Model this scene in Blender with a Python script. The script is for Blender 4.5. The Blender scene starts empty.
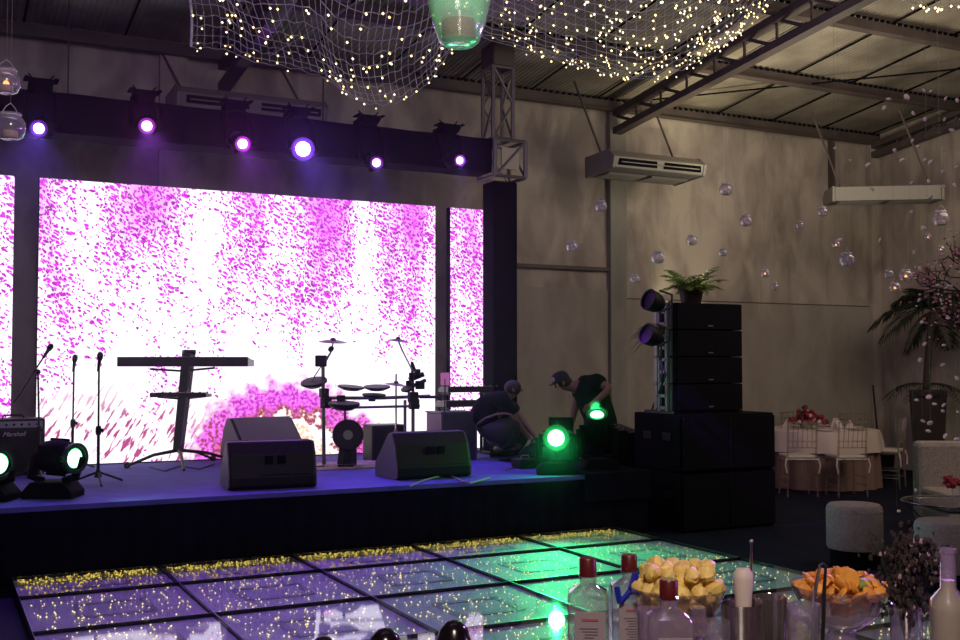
import bpy, math, random
from mathutils import Vector, Matrix, Euler
random.seed(7)
PI = math.pi
SC = bpy.context.scene
COL = SC.collection

# ---------------------------------------------------------------- camera
FPX, EYE = 1075.0, 1.7
YAW, PITCH = math.radians(27.1), math.atan(42 / FPX)
cam_d = bpy.data.cameras.new('camera'); cam = bpy.data.objects.new('camera', cam_d); COL.objects.link(cam)
cam_d.sensor_width = 36; cam_d.lens = 36 * FPX / 960; cam_d.clip_start = .05; cam_d.clip_end = 200
cam.location = (0, 0, EYE); cam.rotation_euler = (PI / 2 + PITCH, 0, -YAW)
SC.camera = cam
CF = Vector((math.sin(YAW) * math.cos(PITCH), math.cos(YAW) * math.cos(PITCH), math.sin(PITCH)))
CR = Vector((math.cos(YAW), -math.sin(YAW), 0)); CU = CR.cross(CF)
CO = Vector((0, 0, EYE))

def ray(x, y): return CF + CR * ((x - 480) / FPX) + CU * ((320 - y) / FPX)
def P(x, y, d): return CO + ray(x, y) * d                      # point at a depth along the view axis
def G(x, y, z=0.0):                                            # point on a level surface
    r = ray(x, y); return CO + r * ((z - EYE) / r.z)
def W(x, y, Y):                                                # point on a plane parallel to the back wall
    r = ray(x, y); return CO + r * (Y / r.y)
def depth(p): return (Vector(p) - CO).dot(CF)

# ---------------------------------------------------------------- view, world, main light
vs = SC.view_settings
vs.view_transform = 'Standard'; vs.look = 'None'; vs.gamma = 1.0; vs.exposure = 0.0; vs.use_curve_mapping = False
SC.cycles.sample_clamp_indirect = 3.0
SC.cycles.max_bounces = 8; SC.cycles.transparent_max_bounces = 24
world = bpy.data.worlds.new('hall_air'); SC.world = world; world.use_nodes = True
world.node_tree.nodes['Background'].inputs[0].default_value = (.30, .24, .30, 1)
world.node_tree.nodes['Background'].inputs[1].default_value = .05

def lamp(kind, name, loc, energy, color, target=None, size=.1, angle=60, blend=.6, sizey=None):
    d = bpy.data.lights.new(name, kind); d.energy = energy; d.color = color
    if kind == 'AREA':
        d.size = size
        if sizey: d.shape = 'RECTANGLE'; d.size_y = sizey
    else: d.shadow_soft_size = size
    if kind == 'SPOT': d.spot_size = math.radians(angle); d.spot_blend = blend
    o = bpy.data.objects.new(name, d); COL.objects.link(o); o.location = loc
    if target is not None: o.rotation_euler = (Vector(target) - Vector(loc)).to_track_quat('-Z', 'Y').to_euler()
    return o

# dim lamps of the hall and bar; unseen added lights are marked
lamp('AREA', 'hall_light', (9.8, 6.2, 5.8), 205, (1, .80, .62), (10.8, 11.0, 2.4), 4.5)
lamp('AREA', 'hall_light', (1.0, 2.5, 6.0), 110, (.80, .60, 1), (2.5, 12, 4.0), 3)  # unseen light, tinted violet to give the left wall its cast
lamp('AREA', 'bar_light', (.3, .2, 3.1), 50, (1, .80, .72), (1.9, 1.9, 1.1), .5)
lamp('AREA', 'bar_light', (3.6, 2.9, 2.3), 26, (.58, .2, 1), (1.8, 1.9, 1.1), .16)  # unseen violet light added for highlights on the bar glass
lamp('AREA', 'bar_light', (3.6, 1.0, 1.7), 14, (.58, .2, 1), (2.0, 1.7, 1.15), .12)  # second unseen violet light, added for the same highlights
lamp('SPOT', 'wall_uplight', (9.42, 12.35, 1.7), 90, (1, .88, .55), (9.45, 12.62, 4.0), .03, 34, .9)
lamp('SPOT', 'wall_uplight', (10.05, 12.35, 1.7), 75, (1, .88, .55), (10.1, 12.62, 4.0), .03, 30, .9)
lamp('SPOT', 'fern_fill', (7.5, 9.7, 2.9), 30, (1, .95, .4), (7.05, 9.1, 2.5), .03, 60, .8)  # unseen spot added to light up the fern
lamp('AREA', 'roof_uplight', (9.6, 9.4, 3.6), 55, (1, .86, .62), (9.9, 10.2, 6), 1.2)  # unseen area light added to brighten the roof sheets
lamp('SPOT', 'roof_uplight', (8.9, 9.8, 3.4), 240, (1, .86, .55), (9.3, 11.6, 5.6), .05, 55, .9)

# ---------------------------------------------------------------- materials
def mat(name, col=(.5, .5, .5), rough=.6, metal=0.0, emit=None, strength=0.0, spec=.5, noise=0.0, nscale=8.0, bump=0.0, bscale=60.0, alpha=1.0):
    m = bpy.data.materials.new(name); m.use_nodes = True
    nt = m.node_tree; b = nt.nodes['Principled BSDF']
    b.inputs['Base Color'].default_value = (*col, 1); b.inputs['Roughness'].default_value = rough
    b.inputs['Metallic'].default_value = metal; b.inputs['Specular IOR Level'].default_value = spec
    if emit: b.inputs['Emission Color'].default_value = (*emit, 1); b.inputs['Emission Strength'].default_value = strength
    tc = nt.nodes.new('ShaderNodeTexCoord')
    if noise > 0:
        n = nt.nodes.new('ShaderNodeTexNoise'); n.inputs['Scale'].default_value = nscale; n.inputs['Detail'].default_value = 6
        nt.links.new(tc.outputs['Object'], n.inputs['Vector'])
        r = nt.nodes.new('ShaderNodeMapRange'); r.inputs[1].default_value = .3; r.inputs[2].default_value = .7
        r.inputs[3].default_value = 1 - noise; r.inputs[4].default_value = 1 + noise
        nt.links.new(n.outputs['Fac'], r.inputs[0])
        v = nt.nodes.new('ShaderNodeVectorMath'); v.operation = 'SCALE'; v.inputs[0].default_value = col
        nt.links.new(r.outputs[0], v.inputs['Scale']); nt.links.new(v.outputs[0], b.inputs['Base Color'])
    if bump > 0:
        n = nt.nodes.new('ShaderNodeTexNoise'); n.inputs['Scale'].default_value = bscale; n.inputs['Detail'].default_value = 4
        nt.links.new(tc.outputs['Object'], n.inputs['Vector'])
        bp = nt.nodes.new('ShaderNodeBump'); bp.inputs['Strength'].default_value = bump; bp.inputs['Distance'].default_value = .02
        nt.links.new(n.outputs['Fac'], bp.inputs['Height']); nt.links.new(bp.outputs[0], b.inputs['Normal'])
    return m

def emitter(name, col, strength, sampled=True):
    m = bpy.data.materials.new(name); m.use_nodes = True; nt = m.node_tree
    nt.nodes.remove(nt.nodes['Principled BSDF'])
    e = nt.nodes.new('ShaderNodeEmission'); e.inputs[0].default_value = (*col, 1); e.inputs[1].default_value = strength
    nt.links.new(e.outputs[0], nt.nodes['Material Output'].inputs[0])
    if not sampled: m.cycles.emission_sampling = 'NONE'
    return m

def thin_glass(name, tint=(1, 1, 1), low=.03, high=.5, power=3.0, rough=.03, body=0.0, bcol=(.8, .8, .8), gcol=(.95, .95, .95)):
    """clear sheet that mirrors more at a glancing angle; body adds a little cloudy scatter"""
    m = bpy.data.materials.new(name); m.use_nodes = True; nt = m.node_tree
    nt.nodes.remove(nt.nodes['Principled BSDF'])
    t = nt.nodes.new('ShaderNodeBsdfTransparent'); t.inputs[0].default_value = (*tint, 1)
    g = nt.nodes.new('ShaderNodeBsdfGlossy'); g.inputs['Roughness'].default_value = rough; g.inputs[0].default_value = (*gcol, 1)
    lw = nt.nodes.new('ShaderNodeLayerWeight'); lw.inputs[0].default_value = .5
    pw = nt.nodes.new('ShaderNodeMath'); pw.operation = 'POWER'; pw.inputs[1].default_value = power; nt.links.new(lw.outputs['Facing'], pw.inputs[0])
    ml = nt.nodes.new('ShaderNodeMath'); ml.operation = 'MULTIPLY_ADD'; ml.inputs[1].default_value = high - low; ml.inputs[2].default_value = low
    nt.links.new(pw.outputs[0], ml.inputs[0])
    mx = nt.nodes.new('ShaderNodeMixShader'); last = t
    if body > 0:
        d = nt.nodes.new('ShaderNodeBsdfDiffuse'); d.inputs[0].default_value = (*bcol, 1)
        tr = nt.nodes.new('ShaderNodeBsdfTranslucent'); tr.inputs[0].default_value = (*bcol, 1)
        ad = nt.nodes.new('ShaderNodeMixShader'); ad.inputs[0].default_value = .5; nt.links.new(d.outputs[0], ad.inputs[1]); nt.links.new(tr.outputs[0], ad.inputs[2])
        m2 = nt.nodes.new('ShaderNodeMixShader'); m2.inputs[0].default_value = body
        nt.links.new(t.outputs[0], m2.inputs[1]); nt.links.new(ad.outputs[0], m2.inputs[2]); last = m2
    nt.links.new(ml.outputs[0], mx.inputs[0]); nt.links.new(last.outputs[0], mx.inputs[1]); nt.links.new(g.outputs[0], mx.inputs[2])
    nt.links.new(mx.outputs[0], nt.nodes['Material Output'].inputs[0])
    return m

M = {}
M['black'] = mat('black_plastic', (.006, .0055, .009), .5, spec=.25)
M['black_matte'] = mat('black_matte_paint', (.0025, .0025, .005), .85, spec=.1)
M['black_gloss'] = mat('black_gloss', (.006, .004, .006), .18)
M['drape'] = mat('black_drape', (.003, .003, .010), .95, spec=.1, noise=.3)
M['grille'] = mat('speaker_grille', (.003, .003, .006), .8, spec=.12, bump=.5, bscale=150)
M['steel'] = mat('steel', (.62, .60, .62), .22, 1)
M['alu'] = mat('truss_aluminium', (.20, .185, .185), .5, .6)
M['grey_rail'] = mat('grey_rail_paint', (.16, .15, .18), .5)
M['chrome'] = mat('chrome', (.75, .73, .75), .12, 1)
M['darkmetal'] = mat('dark_metal', (.03, .03, .035), .4, .6)
M['white_plastic'] = mat('white_plastic', (.20, .19, .17), .5)
M['grey_plastic'] = mat('grey_plastic', (.14, .13, .13), .5)
M['roofsteel'] = mat('painted_roof_steel', (.075, .058, .055), .6, noise=.25, nscale=3)
M['purpwood'] = mat('keyboard_casing', (.02, .015, .025), .35)
M['skin'] = mat('skin', (.22, .13, .09), .5, noise=.1)
M['tee'] = mat('black_tee', (.006, .006, .009), .9, spec=.1)
M['teegreen'] = mat('dark_tee', (.005, .009, .009), .9, spec=.1)
M['denim'] = mat('grey_denim', (.028, .034, .036), .9, noise=.2, nscale=30)
M['hair'] = mat('hair', (.015, .012, .010), .7)
M['fabric'] = mat('beige_boucle', (.34, .29, .27), .95, spec=.1, noise=.18, nscale=40, bump=.6, bscale=120)
M['linen'] = mat('white_linen', (.55, .47, .42), .9, spec=.1)
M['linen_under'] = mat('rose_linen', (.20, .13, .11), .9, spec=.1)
M['gold'] = thin_glass('clear_acrylic_chair', (.93, .91, .88), .08, .5, 2.0, .15, .22, (.5, .44, .38))
M['planter'] = mat('dark_brown_planter', (.022, .010, .010), .5, noise=.3)
M['leaf'] = mat('palm_leaf', (.016, .022, .013), .6, noise=.3)
M['fern'] = mat('fern_leaf', (.16, .26, .05), .6, noise=.3)
M['bark'] = mat('bark', (.05, .035, .03), .9, noise=.4, nscale=20)
M['pink'] = mat('pink_blossom', (.55, .16, .22), .8)
M['paleblossom'] = mat('pale_petal', (.85, .66, .62), .8)
M['red'] = mat('red_flower', (.28, .012, .035), .7)
M['whiteflower'] = mat('white_flower', (.6, .5, .48), .7)
M['dried'] = mat('dried_flower', (.035, .022, .020), .9, noise=.5, nscale=40)
M['driedlight'] = mat('pale_dried_flower', (.45, .30, .33), .9)
M['glass'] = thin_glass('clear_glass', (.97, .97, .98), .04, .5)
M['jarglass'] = thin_glass('jar_glass', (.97, .97, .99), .04, .7, 2.5, .14, .10, (.8, .72, .9))
M['smoke'] = thin_glass('bottle_glass', (.90, .87, .88), .08, .85, 1.4, .08, .30, (.6, .54, .56))
M['cutglass'] = thin_glass('cut_glass', (.95, .92, .95), .08, .85, 1.4, .12, .10, (.75, .66, .75))
M['candle'] = mat('candle_wax', (.55, .42, .36), .6)
M['candle_brown'] = mat('brown_candle_wax', (.34, .15, .06), .6)
M['flame'] = emitter('candle_flame', (1, .42, .12), 2.6, False)
M['wire'] = mat('fairy_wire', (.60, .55, .60), .5)
M['thread'] = mat('nylon_thread', (.12, .10, .10), .5)
M['bulb'] = emitter('fairy_bulb', (1, .80, .38), 3.5, False)
M['bulbwhite'] = emitter('fairy_bulb_white', (1, .80, .38), 2.4, False)
M['bulbyellow'] = emitter('fairy_bulb_yellow', (1, .72, .12), 1.5, False)
M['cordial'] = mat('milky_liqueur', (.50, .46, .34), .35)
M['cap_red'] = mat('dark_red_cap', (.10, .008, .010), .35)
M['label_grey'] = mat('bottle_label', (.30, .25, .27), .6)
M['print_red'] = mat('faded_red_print', (.35, .10, .13), .6)
M['print_grey'] = mat('grey_print', (.16, .13, .15), .6)
M['blue'] = mat('cobalt_ribbon', (.012, .02, .35), .4)
M['fruit'] = mat('golden_fruit', (.85, .62, .17), .5, noise=.25, nscale=12)
M['orange'] = mat('orange_slice', (.80, .34, .05), .5, noise=.3, nscale=20)
M['lime'] = mat('lime_wedge', (.22, .30, .05), .5, noise=.3, nscale=20)
M['pestle'] = mat('pale_wood', (.62, .52, .44), .6)
M['counter'] = mat('bar_top', (.10, .07, .06), .25, noise=.2)
M['tray'] = mat('mirror_tray', (.45, .38, .36), .12, .9)
M['rubber'] = mat('cable_rubber', (.01, .01, .01), .6)
M['palecable'] = mat('pale_cable', (.30, .28, .22), .6)
M['card'] = mat('glowing_pink_sheet', (.55, .22, .42), .7, emit=(.9, .25, .6), strength=.25)  # weak glow put into the sheet so it looks lit
M['yellowtext'] = mat('pale_lettering', (.6, .6, .6), .5)
M['drumhead'] = mat('mesh_drumhead', (.26, .26, .20), .8)

# ---------------------------------------------------------------- mesh building
class MB:
    def __init__(s): s.v = []; s.f = []
    def add(s, vs, fs, T=None):
        b = len(s.v)
        s.v += [tuple(T @ Vector(q)) if T else tuple(q) for q in vs]
        s.f += [tuple(i + b for i in f) for f in fs]; return s
    def box(s, c, sz, T=None, rz=0):
        x, y, z = sz[0] / 2, sz[1] / 2, sz[2] / 2
        R = Matrix.Translation(Vector(c)) @ Matrix.Rotation(rz, 4, 'Z')
        vs = [(i * x, j * y, k * z) for i in (-1, 1) for j in (-1, 1) for k in (-1, 1)]
        return s.add(vs, [(0, 1, 3, 2), (4, 6, 7, 5), (0, 4, 5, 1), (2, 3, 7, 6), (0, 2, 6, 4), (1, 5, 7, 3)], (T @ R) if T else R)
    def tube(s, pts, r, n=8, cap=True, T=None):
        pts = [Vector(p) for p in pts]; k = len(pts)
        rs = [r] * k if isinstance(r, (int, float)) else list(r)
        vs = []; fs = []; up = None
        for i, p in enumerate(pts):
            t = (pts[min(i + 1, k - 1)] - pts[max(i - 1, 0)])
            t = t.normalized() if t.length > 1e-9 else Vector((0, 0, 1))
            if up is None: up = Vector((0, 0, 1)) if abs(t.z) < .9 else Vector((1, 0, 0))
            a = t.cross(up).normalized(); b = a.cross(t).normalized(); up = b
            for j in range(n):
                an = 2 * PI * j / n; vs.append(p + (a * math.cos(an) + b * math.sin(an)) * rs[i])
        for i in range(k - 1):
            for j in range(n):
                fs.append((i * n + j, i * n + (j + 1) % n, (i + 1) * n + (j + 1) % n, (i + 1) * n + j))
        if cap: fs.append(tuple(range(n))[::-1]); fs.append(tuple((k - 1) * n + j for j in range(n)))
        return s.add(vs, fs, T)
    def lathe(s, prof, c=(0, 0, 0), n=24, T=None, axis=None, sx=1, sy=1):
        R = Matrix.Translation(Vector(c))
        if axis is not None: R = R @ Vector((0, 0, 1)).rotation_difference(Vector(axis)).to_matrix().to_4x4()
        vs = []; fs = []
        for (r, z) in prof:
            for j in range(n):
                a = 2 * PI * j / n; vs.append((max(r, 1e-5) * math.cos(a) * sx, max(r, 1e-5) * math.sin(a) * sy, z))
        for i in range(len(prof) - 1):
            for j in range(n): fs.append((i * n + j, i * n + (j + 1) % n, (i + 1) * n + (j + 1) % n, (i + 1) * n + j))
        if prof[0][0] > 1e-4: fs.append(tuple(range(n))[::-1])
        if prof[-1][0] > 1e-4: fs.append(tuple((len(prof) - 1) * n + j for j in range(n)))
        return s.add(vs, fs, (T @ R) if T else R)
    def prism(s, poly, a, b, axis='X', T=None):          # polygon swept along an axis
        n = len(poly)
        def q(u, v, w): return {'X': (w, u, v), 'Y': (u, w, v), 'Z': (u, v, w)}[axis]
        vs = [q(u, v, a) for u, v in poly] + [q(u, v, b) for u, v in poly]
        fs = [tuple(range(n)), tuple(range(n, 2 * n))[::-1]] + [(i, i + n, (i + 1) % n + n, (i + 1) % n) for i in range(n)]
        return s.add(vs, fs, T)
    def ball(s, c, r, n=8, m=6, sc=(1, 1, 1), T=None, jit=0):
        vs = []; fs = []
        for i in range(m + 1):
            ph = PI * i / m
            for j in range(n):
                th = 2 * PI * j / n; k = r * (1 + (random.uniform(-jit, jit) if jit else 0))
                vs.append((c[0] + k * max(math.sin(ph), 1e-4) * math.cos(th) * sc[0], c[1] + k * max(math.sin(ph), 1e-4) * math.sin(th) * sc[1], c[2] + k * math.cos(ph) * sc[2]))
        for i in range(m):
            for j in range(n): fs.append((i * n + j, (i + 1) * n + j, (i + 1) * n + (j + 1) % n, i * n + (j + 1) % n))
        return s.add(vs, fs, T)
    def octa(s, c, r):
        x, y, z = c
        return s.add([(x + r, y, z), (x - r, y, z), (x, y + r, z), (x, y - r, z), (x, y, z + r), (x, y, z - r)],
                     [(0, 2, 4), (2, 1, 4), (1, 3, 4), (3, 0, 4), (2, 0, 5), (1, 2, 5), (3, 1, 5), (0, 3, 5)])
    def build(s, name, m, parent=None, smooth=False, bevel=0, solid=0, sub=0):
        off = Vector((0, 0, 0)); q = parent
        while q is not None: off += q.location; q = q.parent
        me = bpy.data.meshes.new(name); me.from_pydata([tuple(Vector(v) - off) for v in s.v], [], s.f); me.update()
        me.materials.append(M[m] if isinstance(m, str) else m)
        o = bpy.data.objects.new(name, me); COL.objects.link(o); o.parent = parent
        if smooth:
            for p in me.polygons: p.use_smooth = True
        if solid: k = o.modifiers.new('solid', 'SOLIDIFY'); k.thickness = solid; k.offset = 0
        if bevel: k = o.modifiers.new('bevel', 'BEVEL'); k.width = bevel; k.segments = 2; k.limit_method = 'ANGLE'
        if sub: k = o.modifiers.new('sub', 'SUBSURF'); k.levels = sub; k.render_levels = sub
        if smooth and not sub:
            me.set_sharp_from_angle(angle=math.radians(40))
        return o

def tag(o, label=None, cat=None, group=None, kind=None):
    if label: o['label'] = label
    if cat: o['category'] = cat
    if group: o['group'] = group
    if kind: o['kind'] = kind
    return o
def thing(name, label, cat, loc=(0, 0, 0), rotz=0, group=None):
    o = bpy.data.objects.new(name, None); COL.objects.link(o); o.location = loc; o.rotation_euler = (0, 0, rotz)
    o.empty_display_size = .1
    return tag(o, label, cat, group)
def struct(name, mb, m, **k): return tag(mb.build(name, m, **k), kind='structure')
def copy_tree(o, parent=None):
    c = o.copy(); COL.objects.link(c); c.parent = parent
    for ch in [x for x in o.children]: copy_tree(ch, c)
    return c
def dup(o, loc, rotz=0, label=None, group=None, scale=None):
    c = copy_tree(o); c.location = loc; c.rotation_euler = (0, 0, rotz)
    if label: c['label'] = label
    if group: c['group'] = group
    if scale: c.scale = (scale,) * 3
    return c

# ---------------------------------------------------------------- the hall
XL, XR, YB, YF = -5.0, 13.75, 12.65, -5.0
EAVE, SLOPE, RIDGE = 5.40, .13, 3.8
def roof_z(y): return EAVE + SLOPE * (YB - y) if y > RIDGE else EAVE + SLOPE * (YB - RIDGE) - SLOPE * (RIDGE - y)

def plaster(name, base, stain):
    m = bpy.data.materials.new(name); m.use_nodes = True; nt = m.node_tree; b = nt.nodes['Principled BSDF']
    tc = nt.nodes.new('ShaderNodeTexCoord')
    n1 = nt.nodes.new('ShaderNodeTexNoise'); n1.inputs['Scale'].default_value = .55; n1.inputs['Detail'].default_value = 8; n1.inputs['Roughness'].default_value = .65
    n2 = nt.nodes.new('ShaderNodeTexNoise'); n2.inputs['Scale'].default_value = 3.0; n2.inputs['Detail'].default_value = 9; n2.inputs['Distortion'].default_value = .6
    mp = nt.nodes.new('ShaderNodeMapping'); mp.inputs['Scale'].default_value = (1, 1, .45)
    nt.links.new(tc.outputs['Object'], mp.inputs[0]); nt.links.new(mp.outputs[0], n1.inputs['Vector']); nt.links.new(mp.outputs[0], n2.inputs['Vector'])
    mul = nt.nodes.new('ShaderNodeMath'); mul.operation = 'MULTIPLY_ADD'; mul.inputs[1].default_value = .5
    h = nt.nodes.new('ShaderNodeMath'); h.operation = 'MULTIPLY'; h.inputs[1].default_value = .5
    nt.links.new(n2.outputs['Fac'], h.inputs[0]); nt.links.new(n1.outputs['Fac'], mul.inputs[0]); nt.links.new(h.outputs[0], mul.inputs[2])
    cr = nt.nodes.new('ShaderNodeValToRGB'); cr.color_ramp.elements[0].position = .40; cr.color_ramp.elements[1].position = .57
    cr.color_ramp.elements[0].color = (*stain, 1); cr.color_ramp.elements[1].color = (*base, 1)
    nt.links.new(mul.outputs[0], cr.inputs[0]); nt.links.new(cr.outputs[0], b.inputs['Base Color'])
    b.inputs['Roughness'].default_value = .9; b.inputs['Specular IOR Level'].default_value = .2
    bp = nt.nodes.new('ShaderNodeBump'); bp.inputs['Strength'].default_value = .25; bp.inputs['Distance'].default_value = .03
    nt.links.new(n2.outputs['Fac'], bp.inputs['Height']); nt.links.new(bp.outputs[0], b.inputs['Normal'])
    return m
M['plaster'] = plaster('old_plaster', (.44, .39, .34), (.25, .22, .195))
M['plaster_low'] = plaster('painted_dado', (.36, .335, .29), (.28, .255, .225))
M['pilaster'] = plaster('pilaster_paint', (.30, .30, .26), (.22, .22, .19))
def roofing():
    m = bpy.data.materials.new('corrugated_sheet'); m.use_nodes = True; nt = m.node_tree; b = nt.nodes['Principled BSDF']
    tc = nt.nodes.new('ShaderNodeTexCoord')
    n = nt.nodes.new('ShaderNodeTexNoise'); n.inputs['Scale'].default_value = 1.3; n.inputs['Detail'].default_value = 8
    nt.links.new(tc.outputs['Object'], n.inputs['Vector'])
    cr = nt.nodes.new('ShaderNodeValToRGB'); cr.color_ramp.elements[0].position = .35; cr.color_ramp.elements[1].position = .7
    cr.color_ramp.elements[0].color = (.16, .145, .12, 1); cr.color_ramp.elements[1].color = (.40, .36, .30, 1)
    nt.links.new(n.outputs['Fac'], cr.inputs[0]); nt.links.new(cr.outputs[0], b.inputs['Base Color'])
    b.inputs['Roughness'].default_value = .6
    w = nt.nodes.new('ShaderNodeTexWave'); w.wave_type = 'BANDS'; w.bands_direction = 'X'; w.inputs['Scale'].default_value = 5.0
    nt.links.new(tc.outputs['Object'], w.inputs['Vector'])
    bp = nt.nodes.new('ShaderNodeBump'); bp.inputs['Strength'].default_value = .5; bp.inputs['Distance'].default_value = .03
    nt.links.new(w.outputs['Fac'], bp.inputs['Height']); nt.links.new(bp.outputs[0], b.inputs['Normal'])
    return m
M['roofing'] = roofing()
M['carpet'] = mat('navy_floor', (.004, .006, .018), .8, spec=.15, noise=.3, nscale=2)
M['stagecarpet'] = mat('blue_stage_carpet', (.075, .075, .31), .8, spec=.2, noise=.15, nscale=5)

cx, cy = (XL + XR) / 2, (YB + YF) / 2
struct('floor', MB().box((cx, cy, -.05), (XR - XL + .4, YB - YF + .4, .1)), 'carpet')
struct('wall_back', MB().box((cx, YB + .1, 2.75), (XR - XL + .4, .2, 5.7)), 'plaster')
gp = [(YF, 0), (YB, 0), (YB, EAVE), (RIDGE, roof_z(RIDGE)), (YF, roof_z(YF))]
struct('wall_right', MB().prism(gp, XR, XR + .2), 'plaster')
struct('wall_left', MB().prism(gp, XL - .2, XL), 'plaster')
struct('wall_front', MB().box((cx, YF - .1, 2.7), (XR - XL + .4, .2, 5.6)), 'plaster')
rf = MB()
for y0, y1 in ((YB + .2, RIDGE), (RIDGE, YF - .2)):
    z0, z1 = roof_z(y0) if y0 <= YB else EAVE, roof_z(y1)
    rf.add([(XL - .2, y0, z0), (XR + .2, y0, z0), (XR + .2, y1, z1), (XL - .2, y1, z1), (XL - .2, y0, z0 + .06), (XR + .2, y0, z0 + .06), (XR + .2, y1, z1 + .06), (XL - .2, y1, z1 + .06)],
           [(0, 1, 2, 3), (4, 7, 6, 5), (0, 4, 5, 1), (1, 5, 6, 2), (2, 6, 7, 3), (3, 7, 4, 0)])
struct('ceiling', rf, 'roofing')
# sheet laps running up the slope
x = XL + .55; i = 0
while x < XR:
    s_ = MB()
    for a, b in ((YB, RIDGE),):
        s_.tube([(x, a, roof_z(a) - .012), (x, b, roof_z(b) - .012)], .014, 4)
    struct('trim_%d' % i, s_, 'black_matte'); x += 1.06; i += 1
# purlins: steel channels along the hall, with a ribbed foam closure above each
for j, y in enumerate((12.56, 10.95, 9.27, 7.6, 5.9)):
    z = roof_z(y) - .10
    p = MB().box((cx, y, z), (XR - XL, .06, .15)); p.box((cx, y - .05, z - .075), (XR - XL, .12, .012))
    k = XL
    struct('purlin', p, 'roofsteel')
    t = MB(); k = 5.5
    while k < XR: t.box((k, y - .035, z + .085), (.045, .03, .03)); k += .10
    struct('trim_%d' % (40 + j), t, 'black_matte')
# rafters: trusses of two chords and a zigzag web
for rx in (8.6, 3.05, XR - .12):
    r_ = MB(); top = []; bot = []
    k = 0
    a, b = YB - .02, RIDGE
    dz = .40 if rx < 10 else .30
    t0, t1 = (a, roof_z(a) - .2), (b, roof_z(b) - .2)
    b0, b1 = (a, roof_z(a) - .2 - dz + .15), (b, roof_z(b) - .2 - dz)
    for (p0, p1) in ((t0, t1), (b0, b1)):
        r_.prism([(p0[0], p0[1] - .045), (p1[0], p1[1] - .045), (p1[0], p1[1] + .045), (p0[0], p0[1] + .045)], rx - .07, rx + .07)
    n = 16
    for q in range(n):
        u, w = q / n, (q + 1) / n
        ya, yb2 = a + (b - a) * u, a + (b - a) * w
        zt = t0[1] + (t1[1] - t0[1]) * u; zb = b0[1] + (b1[1] - b0[1]) * w
        r_.tube([(rx, ya, zt), (rx, yb2, zb)], .022, 5); r_.tube([(rx, yb2, zb), (rx, yb2, t0[1] + (t1[1] - t0[1]) * w)], .018, 5)
    struct('rafter', r_, 'roofsteel')
br = MB().tube([(8.7, YB - .1, EAVE - .02), (XR - .3, 8.7, roof_z(8.7) - .22)], .013, 5)
struct('tie_rod', br, 'black_matte')
# pilasters, ledge and dado line on the back wall
for px_, w_, m_ in ((8.62, .27, 'pilaster'), (XR - .1, .2, 'plaster')):
    struct('pilaster', MB().box((px_, YB - .05, 2.65), (w_, .1, 5.3)), m_)
struct('pilaster', MB().box((2.45, YB - .05, 2.65), (.3, .1, 5.3)), 'plaster')
struct('pilaster', MB().box((12.74, YB - .05, 4.75), (.06, .1, 1.1)), 'roofsteel')
struct('trim_60', MB().box(((6.4 + 8.48) / 2, YB - .04, 3.0), (2.08, .08, .05)), 'roofsteel')
struct('trim_61', MB().box(((6.4 + 8.48) / 2, YB - .015, 1.36), (2.08, .03, 2.72)), 'plaster_low')
struct('trim_62', MB().box(((8.76 + XR) / 2, YB - .012, 2.60), (XR - 8.76, .024, .015)), 'roofsteel')
struct('trim_63', MB().box(((8.76 + XR) / 2, YB - .01, 1.3), (XR - 8.76, .02, 2.59)), 'plaster_low')

# ---------------------------------------------------------------- stage
SZ, SY, SXR = .60, 8.88, 6.42
st = thing('stage', 'long blue carpeted stage platform with a black skirted front', 'stage', (2.2, 10.7, 0))
MB().box((2.21, (SY + 12.5) / 2, SZ - .02), (8.42, 12.5 - SY, .04)).build('deck', 'stagecarpet', st)
sk = MB(); nW = 220; vs_ = []; fs_ = []
for k in range(nW + 1):
    X = -2 + 8.42 * k / nW; w = .012 * math.sin(k * 1.3) + .006 * math.sin(k * .37)
    vs_ += [(X, SY - .02 + w, 0.0), (X, SY - .012 + w * .3, SZ - .045)]
    if k: fs_.append((2 * k - 2, 2 * k, 2 * k + 1, 2 * k - 1))
sk.add(vs_, fs_); sk.box((2.2, SY + .06, .28), (8.38, .1, .55)); sk.box((SXR - .04, (SY + 12.5) / 2, .28), (.06, 3.5, .55))
sk.build('skirt', 'drape', st)

hz_ = bpy.data.materials.new('added_haze'); hz_.use_nodes = True; nt = hz_.node_tree; nt.nodes.remove(nt.nodes['Principled BSDF'])
vs2 = nt.nodes.new('ShaderNodeVolumeScatter'); vs2.inputs['Density'].default_value = .008; vs2.inputs['Color'].default_value = (1, 1, 1, 1); vs2.inputs['Anisotropy'].default_value = .6
nt.links.new(vs2.outputs[0], nt.nodes['Material Output'].inputs['Volume'])
tag(MB().box((1.8, 10.55, 2.6), (9.6, 3.9, 5.0)).build('glow_haze', hz_), 'thin haze added to give the stage lights their glow', 'haze', kind='stuff')  # volume added so the lamps get a bloom-like halo

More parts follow.
